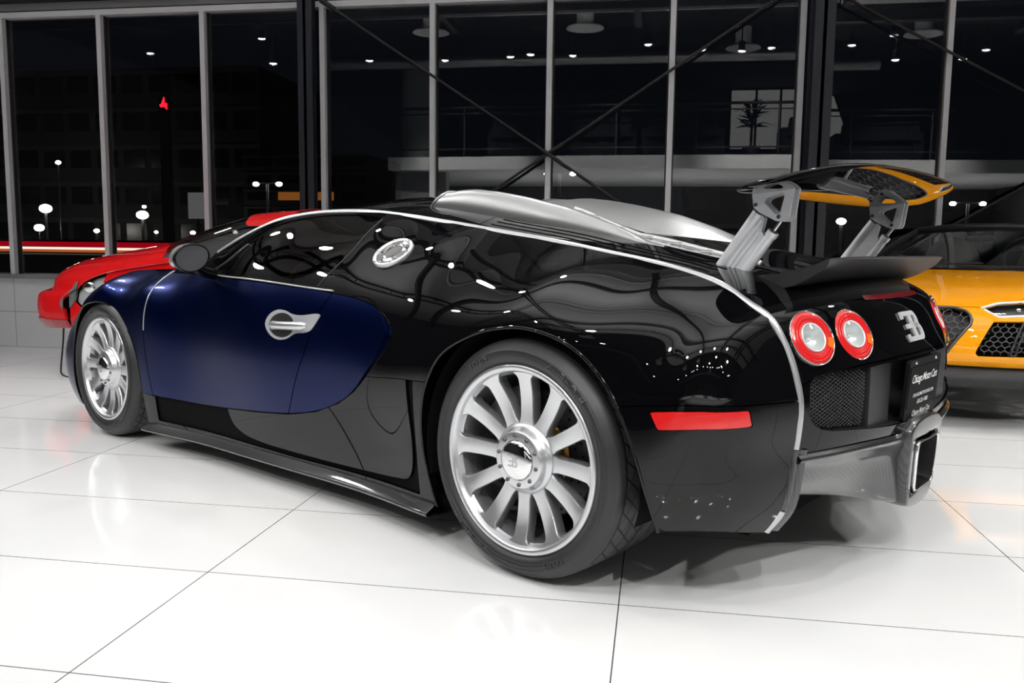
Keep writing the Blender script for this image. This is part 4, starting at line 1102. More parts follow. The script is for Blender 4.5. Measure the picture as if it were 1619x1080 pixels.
# glazing: panes between silver mullions, dark gaskets on their far side
mull = [-7.58, -6.63, -5.683, -4.745, -3.797, -2.745, -1.820, -.876, .068, 1.020]
mull2 = [1.265, 2.215, 3.16, 4.10, 5.05]
ZT0, ZT1 = 2.868, 2.912
k = 0
for xs, Wy in ((mull, W1), (mull2, W2)):
    s = Wy / W1; z0 = .66; zt = .975 + (ZT0 - .975) * s; zt2 = zt + .045 * s
    for x in xs:
        struct('window_mullion', join(box((x - .021, Wy - .035, z0), (x + .021, Wy + .05, zt))), M['mullion'])
        struct('window_gasket', join(box((x - .032, Wy + .012, z0), (x - .0212, Wy + .06, zt)), box((x + .0212, Wy + .012, z0), (x + .032, Wy + .06, zt))), M['gasket'])
    for a, b in zip(xs[:-1], xs[1:]):
        k += 1
        wobj = struct('window_%d' % k, box((a + .02, Wy + .024, z0), (b - .02, Wy + .030, zt)), M['glazing'])
        struct('window_%d' % (k + 40), box((a + .02, Wy + .024, zt2), (b - .02, Wy + .030, 5.0)), M['glazing'])
    struct('window_transom', box((xs[0], Wy - .036, zt), (xs[-1], Wy + .05, zt2)), M['mullion'])
    struct('window_transom', box((xs[0], Wy - .022, zt2), (xs[-1], Wy + .05, zt2 + .01)), M['gasket'])
struct('trim_2', box((X0, W1 - .10, 2.99), (-2.91, W1 + .02, 3.32)), M['steel_black'])
struct('trim_3', box((X0, W1 - .03, 2.925), (-2.91, W1 + .02, 2.985)), M['sill'])
struct('window_side', box((1.045, W1, .66), (1.06, W2, 5.0)), M['glazing'])
struct('window_end', join(box((5.05, W2 + .0, .62), (X1, W2 + .1, 5.0)), box((X0, W1, .62), (-7.6, W1 + .1, 5.0))), M['wall_dark'])
# steel columns beside the bays and the crossed tie rods
def column(x0, x1, y0, y1):
    o = link('steel_column', join(box((x0, y0, 0), (x1, y0 + .02, 5.0)), box((x0, y1 - .02, 0), (x1, y1, 5.0)), box(((x0 + x1) / 2 - .012, y0, 0), ((x0 + x1) / 2 + .012, y1, 5.0)), box((x0 - .02, y0 - .02, 0), (x1 + .02, y1 + .02, .02))), M['steel_navy']); o['kind'] = 'structure'; return o
column(-2.915, -2.795, W1 - .13, W1 - .04); column(1.06, 1.20, W1 - .30, W1 - .05); column(-6.85, -6.73, W1 - .13, W1 - .04)
yb = W1 - .10
def tie(name, label, a, b, r=.0115):
    o = link(name, join(rod(a, b, r, 10), rod(np.array(a) * .985 + np.array(b) * .015, np.array(a) * .955 + np.array(b) * .045, r * 1.9, 10), rod(np.array(a) * .53 + np.array(b) * .47, np.array(a) * .47 + np.array(b) * .53, r * 1.35, 10)), M['steel_black']); return tag(o, label, 'tie rod', 'crossed tie rods on the glass front')
tie('tie_rod', 'black tie rod falling left to right across the middle glass bay', (-2.78, yb, 2.94), (1.05, yb, .42))
tie('tie_rod', 'black tie rod rising left to right across the middle glass bay', (-2.78, yb + .03, .42), (1.05, yb + .03, 2.96))
yb = W2 - .10; s = W2 / W1
tie('tie_rod', 'black tie rod falling left to right across the right-hand glass bay', (1.24, yb, 3.02), (5.2, yb, .85))
tie('tie_rod', 'black tie rod rising left to right across the right-hand glass bay', (1.24, yb + .03, .52), (5.2, yb + .03, 2.9))
# ceiling steel over the hall: joists, pipes, diffusers
def joist(x, y0, y1, z=4.52):
    j = NM(); n = int((y1 - y0) / .5)
    j.add(box((x - .05, y0, z + .30), (x + .05, y1, z + .38))); j.add(box((x - .05, y0, z - .08), (x + .05, y1, z)))
    for i in range(n):
        a = y0 + (y1 - y0) * i / n; b = y0 + (y1 - y0) * (i + 1) / n; m_ = (a + b) / 2
        j.add(rod((x, a, z + .32), (x, m_, z - .03), .018, 6)); j.add(rod((x, m_, z - .03), (x, b, z + .32), .018, 6))
    return j
for x in (-6.4, -3.4, -.4, 2.6, 5.6): struct('ceiling_joist', joist(x, -.5, 6.7), M['steel_black'])
for y in (1.2, 4.9): struct('ceiling_girder', box((X0, y - .07, 4.28), (X1, y + .07, 4.44)), M['steel_black'])
for i, (y, z, r) in enumerate(((.4, 4.55, .09), (3.0, 4.62, .05), (3.25, 4.62, .03), (6.0, 4.6, .06))): struct('ceiling_pipe', rod((X0, y, z), (X1, y, z), r, 16), M['duct'])
def diffuser(x, y, lab, r=.32):
    o = link('ceiling_diffuser', lathe([(r, 0), (r * .9, .03), (r * .72, .02), (r * .70, .05), (r * .5, .03), (r * .48, .07), (r * .25, .05), (.001, .05)], 32, 'z').xf(Matrix.Translation((x, y, 4.62))).add(rod((x, y, 4.66), (x, y, 5.0), r * .45, 16)), M['fascia'])
    return tag(o, lab, 'air diffuser', 'round ceiling diffusers')
for x, y in ((-1.32, -1.2), (4.38, -1.2), (-4.01, -1.2), (1.45, -3.0)): diffuser(x, y, 'round white ceiling air diffuser above the dark end of the hall')
# ceiling lamps: a can with a glowing lens; the strong ones throw light on the cars
def can(x, y, z=4.46, aim=(0, 0, -1)):
    o = thing('ceiling_spotlight', 'small black ceiling spotlight with a bright lens', 'spotlight', (x, y, z), 0, 'ceiling spotlights')
    link('lamp_housing', join(lathe([(.055, -.02), (.06, .0), (.06, .16), (.02, .18)], 16, 'z'), rod((0, 0, .16), (0, 0, 5.0 - z), .012, 8)), M['steel_black'], o)
    link('lamp_lens', lathe([(.0004, -.012), (.03, -.010), (.065, -.002)], 16, 'z'), M['lamp_glow'], o)
    return o
for x, y, z in ((-9.98, -2.2, 4.63), (-5.47, -2.2, 4.39), (-4.01, -2.2, 4.36), (-2.77, -2.2, 4.4), (-2.4, -2.2, 4.43), (-1.62, -2.2, 4.39), (-.27, -2.2, 4.55), (.69, -2.2, 4.44), (1.36, -2.2, 4.4), (1.86, -2.2, 4.44), (3.42, -2.2, 4.69), (2.96, -2.2, 4.55), (4.15, -2.2, 4.85), (4.2, -2.2, 4.41), (5.35, -2.2, 4.4), (5.73, -2.2, 4.55), (-7.63, -2.2, 4.85), (-7.41, -2.2, 4.38), (-6.79, -2.2, 4.34)):
    if x > X0: can(x, y, z)
# ---- the upper floor at the back, which the glass mirrors
def fascia_y(x): return -4.2 + .25 * math.cos((x - .5) / 6.5 * PI / 2) - .10
fx = np.linspace(-5.75, X1, 60)
slab = np.array([[(x, fascia_y(x), z) for z in (2.80, 2.53)] for x in fx]); g = grid(slab)
if g.n[:, 1].mean() < 0: g.n = -g.n
fixn(g)
top = grid(np.array([[(x, fascia_y(x), 2.80), (x, YB, 2.80)] for x in fx])); top.n[:] = (0, 0, 1); fixn(top)
bot = grid(np.array([[(x, fascia_y(x), 2.53), (x, YB, 2.53)] for x in fx])); bot.n[:] = (0, 0, -1); fixn(bot)
struct('mezzanine_slab', join(g, top, bot, box((-5.78, YB, 2.53), (-5.75, fascia_y(-5.75), 2.80))), M['fascia'])
struct('mezzanine_wall', box((-5.75, -5.0, 0), (-4.6, -4.7, 2.53)), M['wall_white'])
rail = NM()
for x in np.arange(-5.7, X1, 1.6): rail.add(rod((x, fascia_y(x) - .08, 2.8), (x, fascia_y(x) - .08, 3.80), .022, 8))
P = np.array([(x, fascia_y(x) - .08, 3.82) for x in fx]); rail.add(tube(P, .03, 8)); rail.add(tube(P - (0, 0, .12), .014, 6)); rail.add(tube(P - (0, 0, .86), .02, 6))
tag(link('balcony_railing', rail, M['steel_black']), 'black balcony railing along the upper floor', 'railing')
gl = grid(np.array([[(x, fascia_y(x) - .06, z) for z in (2.95, 3.68)] for x in fx])); struct('window_balustrade', fixn(gl), M['clear_glass'])
struct('trim_4', join(box((1.75, YB, 3.40), (4.9, YB + .06, 3.48)), box((1.75, YB, 5.1 - .15), (4.5, YB + .06, 5.0)), *[box((x, YB, 3.4), (x + .06, YB + .06, 5.0)) for x in (1.7, 2.35, 2.95, 3.6)], extrude([(4.45, 5.0), (5.05, 3.4), (5.12, 3.4), (4.52, 5.0)], 0, .06, ((0, YB + .06, 0), (1, 0, 0), (0, 0, 1), (0, -1, 0)))), M['steel_black'])
struct('window_90', extrude([(1.76, 3.48), (5.02, 3.48), (4.46, 4.95), (1.76, 4.95)], 0, .02, ((0, YB + .05, 0), (1, 0, 0), (0, 0, 1), (0, -1, 0))), M['panel_glow'])
def sofa(x, y, w, lab):
    o = thing('sofa', lab, 'sofa', (x, y, 2.8), 0, 'dark sofas on the upper floor')
    link('seat', box((-w / 2, -.4, .0), (w / 2, .35, .45)), M['sofa'], o); link('backrest', extrude([(-w / 2, .45), (w / 2, .45), (w / 2 - .06, .86), (-w / 2 + .04, .80)], -.12, .10, ((0, .42, 0), (1, 0, 0), (0, 0, 1), (0, -1, 0))), M['sofa'], o)
    for q in (-1, 1): link('armrest', box((q * w / 2 - .1, -.42, .1), (q * w / 2 + .1, .4, .62)), M['sofa'], o)
for x, w in ((-3.0, 1.2), (-1.2, 1.2), (.45, 1.5), (2.95, .8), (4.6, 1.6), (6.6, 1.2)): sofa(x, -5.2, w, 'dark sofa behind the balcony railing on the upper floor')
pt = thing('potted_palm', 'dark potted palm on the upper floor by the lit window', 'plant', (1.95, -5.9, 2.8))
link('pot', lathe([(.001, 0), (.16, 0), (.2, .36), (.17, .36)], 20, 'z'), M['steel_black'], pt)
lf = NM()
for i in range(46):
    a = random.uniform(0, 2 * PI); el = random.uniform(.1, 1.3); L_ = random.uniform(.35, .6); b0 = np.array([0, 0, random.uniform(.7, 1.15)])
    d = np.array([math.cos(a) * math.cos(el), math.sin(a) * math.cos(el), math.sin(el)]); sd = np.array([-math.sin(a), math.cos(a), 0]) * .045
    q = [b0, b0 + d * L_ * .5 + sd, b0 + d * L_ - (0, 0, .22 * L_), b0 + d * L_ * .5 - sd]; lf.add(flatn(q, [(0, 1, 2, 3)]))
link('leaves', lf, M['leaf'], pt); link('trunk', rod((0, 0, .3), (0, 0, 1.0), .03, 8), M['steel_black'], pt)
struct('mezzanine_column', rod((-5.5, -5.6, 2.8), (-5.5, -5.6, 5.0), .35, 24), M['wall_white'])
struct('ceiling_duct', rod((-6.8, -3.4, 4.58), (4.2, -3.4, 4.58), .11, 18), M['duct'])
# ================================================================== outside, at night
M['asphalt'] = mat('asphalt', (.02, .02, .021), .8)
M['night_wall'] = mat('night_wall', (.016, .016, .018), .8)
M['night_band'] = mat('night_band', (.035, .035, .038), .8)
M['night_glass'] = mat('night_glass', (.006, .007, .009), .25)
M['street_glow'] = mat('street_glow', (1, 1, 1), .5, emit=(1, .95, .86), es=45)
M['neon_red'] = mat('neon_red', (.5, 0, 0), .5, emit=(1, .015, .03), es=2.2)
M['amber'] = mat('amber_light', (.5, .2, .05), .5, emit=(1, .32, .05), es=.22)
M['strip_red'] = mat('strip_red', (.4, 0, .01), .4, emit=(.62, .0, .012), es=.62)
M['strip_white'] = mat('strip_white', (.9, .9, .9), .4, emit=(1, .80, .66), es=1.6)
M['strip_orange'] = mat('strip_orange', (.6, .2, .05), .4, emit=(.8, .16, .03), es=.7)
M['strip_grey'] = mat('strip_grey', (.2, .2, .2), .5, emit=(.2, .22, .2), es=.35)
M['pole'] = mat('pole', (.05, .05, .05), .5)
struct('ground', box((-90, W1 + .4, -.3), (60, 130, -.16)), M['asphalt'])
def lamp(x, y, z, r, lab, heads=1):
    o = thing('street_lamp', lab, 'street lamp', (x, y, -.16), 0, 'street lamps outside')
    link('pole', rod((0, 0, 0), (0, 0, z + .16), .05, 8), M['pole'], o)
    for i in range(heads):
        dx = 0 if heads == 1 else (-.5 + i) * .9
        link('lamp_head', ball((dx, 0, z + .16), (r * 1.2, r, r * .8), 10), M['street_glow'], o)
    if heads > 1: link('crossarm', rod((-.5, 0, z + .2), (.5, 0, z + .2), .03, 6), M['pole'], o)
lamp(-23.27, 30, 2.13, .20, 'brightest street lamp beyond the left-hand window')
lamp(-19.21, 30, 1.91, .19, 'bright street lamp beyond the second window from the left')
lamp(-14.16, 30, 3.06, .10, 'tall pale street lamp beyond the third window', 2)
lamp(-3.4, 30, 3.41, .085, 'twin-headed street lamp behind the crossed tie rods', 2)
lamp(9.8, 30, 2.44, .085, 'twin-headed street lamp behind the yellow car', 2)
lamp(5.95, 30, 1.85, .13, 'street lamp seen between the wing struts')
for (x, z), r, lab in zip(((-47.17, 1.82), (-42.28, 1.62), (-38.25, 3.46), (-45.28, 6.77), (-37.33, 1.57), (-34.34, 1.55), (-30.94, 1.63)), (.32, .18, .13, .17, .12, .16, .16), ('small street lamp below the brightest one', 'small far street lamp left of the first mullion', 'tall far street lamp above the bright one in the second window', 'high dim street lamp in the left window', 'low far street lamp right of the second mullion', 'far street lamp in the middle of the second window', 'far street lamp beside the third mullion')):
    lamp(x, 60, z, r, lab)
# glowing bands on a dark backing, standing in for passing cars' light trails
o = thing('light_trails', 'glowing red and white bands standing in for passing car lights beyond the left windows', 'light trail', (-17.5, 25, -.16))
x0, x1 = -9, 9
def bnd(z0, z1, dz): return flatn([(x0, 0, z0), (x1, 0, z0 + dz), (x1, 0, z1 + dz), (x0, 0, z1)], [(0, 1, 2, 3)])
link('trail_backing', box((x0, .02, 0), (x1, .12, 1.12)), M['asphalt'], o)
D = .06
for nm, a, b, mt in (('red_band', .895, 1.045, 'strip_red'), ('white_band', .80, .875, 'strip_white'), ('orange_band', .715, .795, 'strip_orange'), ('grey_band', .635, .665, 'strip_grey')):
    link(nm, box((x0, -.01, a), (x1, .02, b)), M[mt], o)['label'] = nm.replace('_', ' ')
# dark buildings
def building(x, y, w, h, d, floors, lab, lit=()):
    o = thing('building', lab, 'building', (x, y, -.16)); link('wall', box((-w / 2, 0, 0), (w / 2, d, h)), M['night_wall'], o)
    for i in range(floors):
        z = h * (i + .35) / floors; link('parapet', box((-w / 2 - .05, -.08, z + h / floors * .5), (w / 2 + .05, 0, z + h / floors * .62)), M['night_band'], o)
        n = int(w / 2.4)
        for j in range(n):
            a = -w / 2 + (j + .12) * w / n; mt = 'amber' if (i, j) in lit else 'night_glass'
            link('window', box((a, -.05, z), (a + w / n * .76, 0, z + h / floors * .48)), M[mt], o)
building(-44, 66, 24.5, 15, 14, 5, 'dark office building beyond the left windows')
building(-26.2, 62, 10, 7.6, 8, 6, 'low building with two lit amber windows in the third window', ((3, 1), (3, 2)))
building(22, 70, 40, 6, 10, 2, 'long low dark building far across the lot on the right')
s = thing('neon_sign', 'small glowing red sign high on the dark building', 'sign', (-24.25, 40, 7.4))
link('sign_tube', join(tube(np.array([(-.15, 0, .1), (.02, 0, .55), (.02, 0, .1)]), .05, 8), tube(np.array([(-.2, 0, .2), (.12, 0, .2)]), .05, 8), tube(np.array([(.14, 0, 0), (.14, 0, .3)]), .04, 8)), M['neon_red'], s)
link('sign_post', box((-.3, .06, -7.6), (.3, .12, .7)), M['night_glass'], s)
p = thing('lit_hoarding', 'small pale lit panel beyond the second window', 'panel', (-25.5, 45, -.16)); link('panel', box((-.5, 0, 2.35), (.45, .1, 3.8)), mat('pale_panel', (.4, .4, .4), .6, emit=(1, 1, 1), es=.10), p); link('post', box((-.05, .1, 0), (.05, .2, 2.4)), M['pole'], p)
# ================================================================== the two other cars
M['yellow_paint'] = mat('yellow_paint', (.90, .35, .008), .5, 0, 1, .015, spec=0)
M['red_paint'] = mat('red_paint', (.62, .008, .010), .5, .0, 1, .015, spec=0)
M['dark_red'] = mat('red_dark_plastic', (.30, .004, .008), .2, 0, 1, .02)
M['grey_trim'] = mat('grey_trim', (.12, .125, .13), .45)
M['cloth_top'] = mat('cloth_top', (.012, .012, .013), .85)
def net(profiles, ys, ns=60, ny=90):
    """nose and bonnet skin from longitudinal profiles (x, z) at given half-widths"""
    cols = [resample(spl(p, 10), ns) for p in profiles]; A = np.array(cols)                  # (k, ns, 2)
    yy = np.linspace(-ys[-1], ys[-1], ny); out = np.zeros((ny, ns, 3))
    # smooth interpolation in |y|
    full = np.concatenate([-np.array(ys[::-1][:-1] if ys[0] == 0 else ys[::-1]), np.array(ys)]); B = np.concatenate([A[::-1][:-1] if ys[0] == 0 else A[::-1], A])
    for j in range(ns):
        c = spl(np.c_[full, B[:, j]], 12); 
        for q in (1, 2): out[:, j, 0 if q == 1 else 2] = np.interp(yy, c[:, 0], c[:, q])
    out[:, :, 1] = yy[:, None]
    g = grid(out)
    if g.n[:, 2].mean() < 0: g = grid(out, flip=True)
    return fixn(g)
YC = np.array([1.185, 5.20]); YH = math.atan2(-.8, -.6)
yc = thing('yellow_car', 'yellow open-top sports car with honeycomb grille behind the dark car', 'car', (YC[0], YC[1], 0), YH)
def ycut(m):
    """only the front of this car can be seen: it ends behind the seats"""
    c, s = math.cos(YH), math.sin(YH); wy = YC[1] + m.v[:, 0] * s + m.v[:, 1] * c
    m = clip(m, wy - (W2 - .10))[0]
    return clip(m, -2.45 - m.v[:, 0])[0] if len(m.v) else m
def ylink(n, m, mt, parent=yc, pan=True):
    m = ycut(m)
    return link(n, panel(m, .012) if pan else m, M[mt], parent)
prof = [[(-.03, .345), (0, .39), (-.005, .48), (-.04, .60), (-.12, .655), (-.40, .73), (-.8, .80), (-1.18, .850)],
        [(-.06, .345), (-.03, .39), (-.035, .48), (-.075, .60), (-.16, .66), (-.42, .735), (-.8, .80), (-1.18, .846)],
        [(-.17, .345), (-.13, .395), (-.14, .485), (-.20, .60), (-.30, .665), (-.52, .745), (-.85, .80), (-1.18, .835)],
        [(-.30, .345), (-.26, .40), (-.275, .49), (-.35, .61), (-.45, .68), (-.62, .76), (-.88, .80), (-1.18, .80)],
        [(-.50, .345), (-.47, .40), (-.48, .49), (-.52, .61), (-.58, .675), (-.70, .72), (-.90, .735), (-1.18, .72)]]
ynet = net(prof, [0, .32, .62, .82, .96], 110, 150)
yz_ = lambda m: m.v[:, [1, 2]]
GR = np.array([(-.50, .635), (-.42, .655), (.42, .655), (.50, .635), (.535, .585), (.42, .38), (.36, .362), (-.36, .362), (-.42, .38), (-.535, .585)])
gr, yb_ = clip(ynet, np.maximum(sdf_poly(yz_(ynet), GR), -.30 - ynet.v[:, 0]))
def both_cut(m, poly): 
    a, r = clip(m, np.maximum(sdf_poly(yz_(m), poly), -.85 - m.v[:, 0])); P2 = poly * np.array([-1, 1]); b, r = clip(r, np.maximum(sdf_poly(yz_(r), P2), -.85 - r.v[:, 0])); return a, b, r
HLP = np.array([(.545, .655), (.60, .680), (.95, .715), (.955, .655), (.80, .625), (.64, .612)])
INT = np.array([(.625, .592), (.92, .60), (.90, .41), (.585, .402), (.57, .42)])
h1, h2, yb_ = both_cut(yb_, HLP); i1, i2, yb_ = both_cut(yb_, INT)
bon_y = lambda m: .655 + 0 * m.v[:, 0]
BON = np.array([(-.06, .0), (-.10, .32), (-.20, .52), (-.32, .66), (-.55, .72), (-1.2, .70), (-1.2, 0)])
fld = sdf_poly(np.c_[yb_.v[:, 0], np.abs(yb_.v[:, 1])], BON)
zz = yb_.v[:, 2]; hood, rest = clip(yb_, np.maximum(fld, .660 - zz) + .002); _, rest = clip(yb_, np.maximum(fld, .660 - zz) - .002)
ylink('bonnet', hood, 'yellow_paint'); ylink('front_bumper', rest, 'yellow_paint')
ylink('inner_body', ynet.offset(-.05), 'gap', pan=False)
def honey(poly, net_, off, cell, r, sx=1.0):
    """honeycomb wires laid on the skin inside an outline"""
    m = NM(); P = net_.v; ok = P[:, 0] > -.75; P = P[ok]
    from_yz = lambda y, z: P[np.argmin((P[:, 1] - y) ** 2 + ((P[:, 2] - z)) ** 2), 0]
    y0, z0 = poly.min(0); y1, z1 = poly.max(0); ins = lambda p: sdf_poly(np.array([p]), poly)[0] < -.004
    row = 0; z = z0
    while z < z1:
        y = y0 - (cell * .5 if row % 2 else 0) * 1.0
        while y < y1 + cell:
            pts = [(y, z + cell * .33), (y + cell * .5 * 1.0, z), (y + cell, z + cell * .33), (y, z + cell * .33 + cell * .42)]
            for a, b in ((pts[0], pts[1]), (pts[1], pts[2]), (pts[0], pts[3])):
                if ins(a) and ins(b): m.add(tube(np.array([(from_yz(*a) + off, *a), (from_yz(*b) + off, *b)]), r, 5, caps=False))
            y += cell
        z += cell * .75; row += 1
    return m
def outline(poly, net_, off, n=8):
    P = net_.v[net_.v[:, 0] > -.75]; q = resample(np.vstack([poly, poly[:1]]), n * len(poly))[:-1]
    return np.array([(P[np.argmin((P[:, 1] - y) ** 2 + (P[:, 2] - z) ** 2), 0] + off, y, z) for y, z in q])
go = ylink('grille', gr.offset(-.03), 'matte_black', pan=False); go['label'] = 'black honeycomb grille'
ylink('grille_mesh', honey(GR, ynet, -.012, .040, .0030), 'dark_metal', go, pan=False)
ylink('grille_frame', tube(outline(GR, ynet, -.002), .009, 8, closed=True), 'dark_metal', go, pan=False)
for hm, im, sy in ((h1, i1, 1), (h2, i2, -1)):
    f = np.array([sy, 1]); ho = ylink('headlight', hm.offset(-.035), 'satin_black', pan=False); ho['label'] = 'headlamp with pale light frame'
    ylink('light_frame', tube(outline(HLP * f * np.array([.99, 1]), ynet, -.006), .0085, 8, closed=True), 'white_print', ho, pan=False)
    for k in range(4):
        yv = (.70 + k * .055) * sy; zc = .648 + k * .010; P = ynet.v[ynet.v[:, 0] > -.8]; xx = P[np.argmin((P[:, 1] - yv) ** 2 + (P[:, 2] - zc) ** 2), 0]
        ylink('lamp_lens', ball((xx - .012, yv, zc), (.012, .017, .014), 8), 'chrome', ho, pan=False)
    ylink('lamp_cover', hm.offset(-.001), 'clear_glass', ho, pan=False)
    io = ylink('side_intake', im.offset(-.05), 'matte_black', pan=False); ylink('intake_mesh', honey(INT * f, ynet, -.02, .034, .003), 'dark_metal', io, pan=False)
    ylink('intake_blade', tube(outline(np.array([(.745, .59), (.765, .59), (.735, .41), (.715, .41)]) * f, ynet, -.015), .008, 6, closed=True), 'satin_black', io, pan=False)
# black splitter below
sp_ = np.array([[(x, y, z) for x, z in ((xo - .02, .340), (xo + .035, .325), (xo + .05, .255), (xo + .03, .225), (xo - .25, .22))] for y, xo in zip(np.linspace(-.93, .93, 50), np.interp(np.abs(np.linspace(-.93, .93, 50)), [0, .32, .62, .82, .93], [-.03, -.06, -.17, -.30, -.45]))])
g = grid(sp_)
if g.n[:, 0].mean() < 0: g = grid(sp_, flip=True)
ylink('front_splitter', fixn(g), 'matte_black')
# sides with wheel arches
for s in (1, -1):
    xs = np.linspace(-.48, -2.5, 90); zs_ = np.linspace(.2, .76, 40)
    P = np.array([[(x, (.962 + .02 * math.exp(-((x + .98) / .3) ** 2) - .10 * max(0, (z - .55) / .2) ** 2 - .03 * max(0, (.4 - z) / .2)) * s, min(z, np.interp(x, [-2.5, -1.4, -.9, -.48], [.80, .76, .735, .60]))) for z in zs_] for x in xs]); g = grid(P)
    if g.n[:, 1].mean() * s < 0: g = grid(P, flip=True)
    g = fixn(g); _, g = clip(g, np.hypot(g.v[:, 0] + .98, g.v[:, 2] - .33) - .365); ylink('side_panel', g, 'yellow_paint')
    wm = join(lathe([(.33, -.12), (.335, .0), (.32, .10), (.25, .115)], 60), lathe([(.25, .115), (.24, .09), (.22, .06)], 60), *[rod((.05 * math.cos(a), .08, .05 * math.sin(a)), (.235 * math.cos(a), .095, .235 * math.sin(a)), .02, 8) for a in np.linspace(0, 2 * PI, 10, endpoint=False)])
    wo = ylink('wheel', wm.xf(Matrix.Translation((-.98, .83 * s, .335)) @ Matrix.Scale(s, 4, (0, 1, 0))), 'rubber', pan=False)
# cockpit: windscreen with black frame, mirror, seats, wheel
def wsp(u, v):
    hw = .70 - .15 * v; y = hw * u
    return np.array((-1.16 - .80 * v - .20 * u * u * (1 - .3 * v), y, .848 + .290 * v - .025 * u * u))
ws = grid(np.array([[wsp(u, v) for v in np.linspace(0, 1, 20)] for u in np.linspace(-1, 1, 40)]))
if ws.n[:, 2].mean() < 0: ws.n = -ws.n
ylink('windscreen', fixn(ws), 'clear_glass', pan=False)
ylink('windscreen_header', tube(np.array([wsp(u, 1.0) for u in np.linspace(-1, 1, 24)]), .030, 10), 'satin_black', pan=False)
for q in (-1, 1): ylink('windscreen_pillar', tube(np.array([wsp(q, v) for v in np.linspace(-.04, 1, 12)]), .026, 10), 'satin_black', pan=False)
cw = np.array([[wsp(u, 0) + d for d in ((.05, 0, .004), (-.02, 0, .0), (-.16, 0, -.02))] for u in np.linspace(-1, 1, 30)]); g = grid(cw)
if g.n[:, 2].mean() < 0: g.n = -g.n
ylink('cowl', fixn(g), 'matte_black', pan=False)
ylink('rear_view_mirror', ball((-1.80, 0, 1.055), (.02, .10, .032), 10), 'satin_black', pan=False)
ylink('dashboard', ball((-1.50, 0, .80), (.30, .62, .07), 14), 'matte_black', pan=False)
ylink('cockpit', box((-2.44, -.80, .30), (-1.45, .80, .72)), 'leather', pan=False)
for q in (.34, -.34):
    so = ylink('seat', ball((-2.25, q, .80), (.12, .22, .28), 14), 'leather', pan=False); ylink('headrest', ball((-2.28, q, 1.03), (.07, .12, .10), 10), 'leather', so, pan=False)
swm = [(-1.78 + .05 * math.sin(t), .34 + .17 * math.cos(t), .90 + .16 * math.sin(t)) for t in np.linspace(0, 2 * PI, 32, endpoint=False)]
ylink('steering_wheel', tube(np.array(swm), .014, 8, closed=True), 'matte_black', pan=False)
for q in (1, -1):
    d = grid(np.array([[(x, y * q, z) for y, z in ((.70, .80), (.80, .80), (.90, .74), (.93, .70))] for x in np.linspace(-1.18, -2.45, 20)]))
    if d.n[:, 2].mean() < 0: d.n = -d.n
    ylink('door_top', fixn(d), 'yellow_paint', pan=False)
ylink('wiper', rod((-1.10, -.45, .868), (-1.22, .22, .886), .006, 6), 'matte_black', pan=False); ylink('wiper', rod((-1.10, .10, .870), (-1.20, .62, .865), .006, 6), 'matte_black', pan=False)

# ---- red coupe behind on the left, nose to the left
RC = thing('red_car', 'red coupe with grey headlamp trim parked along the glass behind the dark car', 'car', (-4.72, 6.06, 0), PI)
rprof = [[(-.02, .345), (.02, .40), (.035, .49), (.02, .575), (-.03, .605), (-.075, .62), (-.085, .68), (-.12, .74), (-.25, .815), (-.50, .875), (-.80, .935), (-1.12, 1.005)],
         [(-.05, .345), (-.01, .40), (.005, .49), (-.01, .575), (-.06, .605), (-.10, .62), (-.11, .68), (-.15, .74), (-.28, .812), (-.52, .872), (-.80, .93), (-1.12, .998)],
         [(-.14, .345), (-.10, .40), (-.085, .49), (-.10, .575), (-.15, .605), (-.20, .62), (-.22, .68), (-.27, .73), (-.38, .79), (-.58, .845), (-.84, .90), (-1.12, .962)],
         [(-.28, .35), (-.24, .41), (-.225, .49), (-.24, .575), (-.29, .605), (-.34, .625), (-.37, .675), (-.42, .715), (-.52, .76), (-.68, .81), (-.90, .855), (-1.12, .90)],
         [(-.46, .36), (-.43, .42), (-.42, .49), (-.43, .575), (-.47, .605), (-.51, .63), (-.54, .665), (-.58, .695), (-.65, .73), (-.76, .765), (-.94, .80), (-1.12, .83)]]
rprof = [[(x * 1.16 - .17, z) for x, z in p] for p in rprof]
rnet = net(rprof, [0, .24, .46, .60, .69], 140, 160)
xy = lambda m: np.c_[m.v[:, 0], np.abs(m.v[:, 1])]
HL2 = np.array([(-.775, .80), (-1.0, .80), (-.985, .715), (-.92, .585), (-.80, .495), (-.745, .53)])
TRIM = spl([(-.90, .80), (-.76, .69), (-.70, .61), (-.628, .545), (-.635, .50), (-.68, .485), (-.735, .53), (-.772, .66), (-.80, .80)], 4, closed=True)
RBON = np.array([(-.24, 0), (-.32, .28), (-.46, .40), (-.62, .48), (-.88, .53), (-1.2, .56), (-1.6, .58), (-1.6, 0)])
rb = rnet
fld = np.maximum(sdf_poly(xy(rb), RBON), .70 - rb.v[:, 2]); hood, _ = clip(rb, fld + .004); _, rest = clip(rb, fld - .004)
bmp, rest = clip(rest, rest.v[:, 2] - .612)
link('bonnet', panel(hood), M['red_paint'], RC)
low_, bmp = clip(bmp, bmp.v[:, 2] - .415); tb, bmp = clip(bmp, np.maximum(sdf_poly(xz(bmp), TRIM), .5 - np.abs(bmp.v[:, 1]))); tr2, rest = clip(rest, np.maximum(np.maximum(sdf_poly(xz(rest), TRIM), .5 - np.abs(rest.v[:, 1])), rest.v[:, 2] - .68)); link('front_bumper', panel(bmp, .02), M['red_paint'], RC); link('front_lip', panel(low_.offset(.01), .02), M['dark_red'], RC)['label'] = 'dark red lower lip'
link('front_wing', panel(rest), M['red_paint'], RC)
link('inner_body', rnet.offset(-.03), M['gap'], RC)
for s in (1, -1):
    t_m = clip(join(tb, tr2), -s * join(tb, tr2).v[:, 1])[0]
    if len(t_m.f): link('lamp_trim', t_m.offset(.006), M['grey_trim'], RC)['label'] = 'grey headlamp trim'
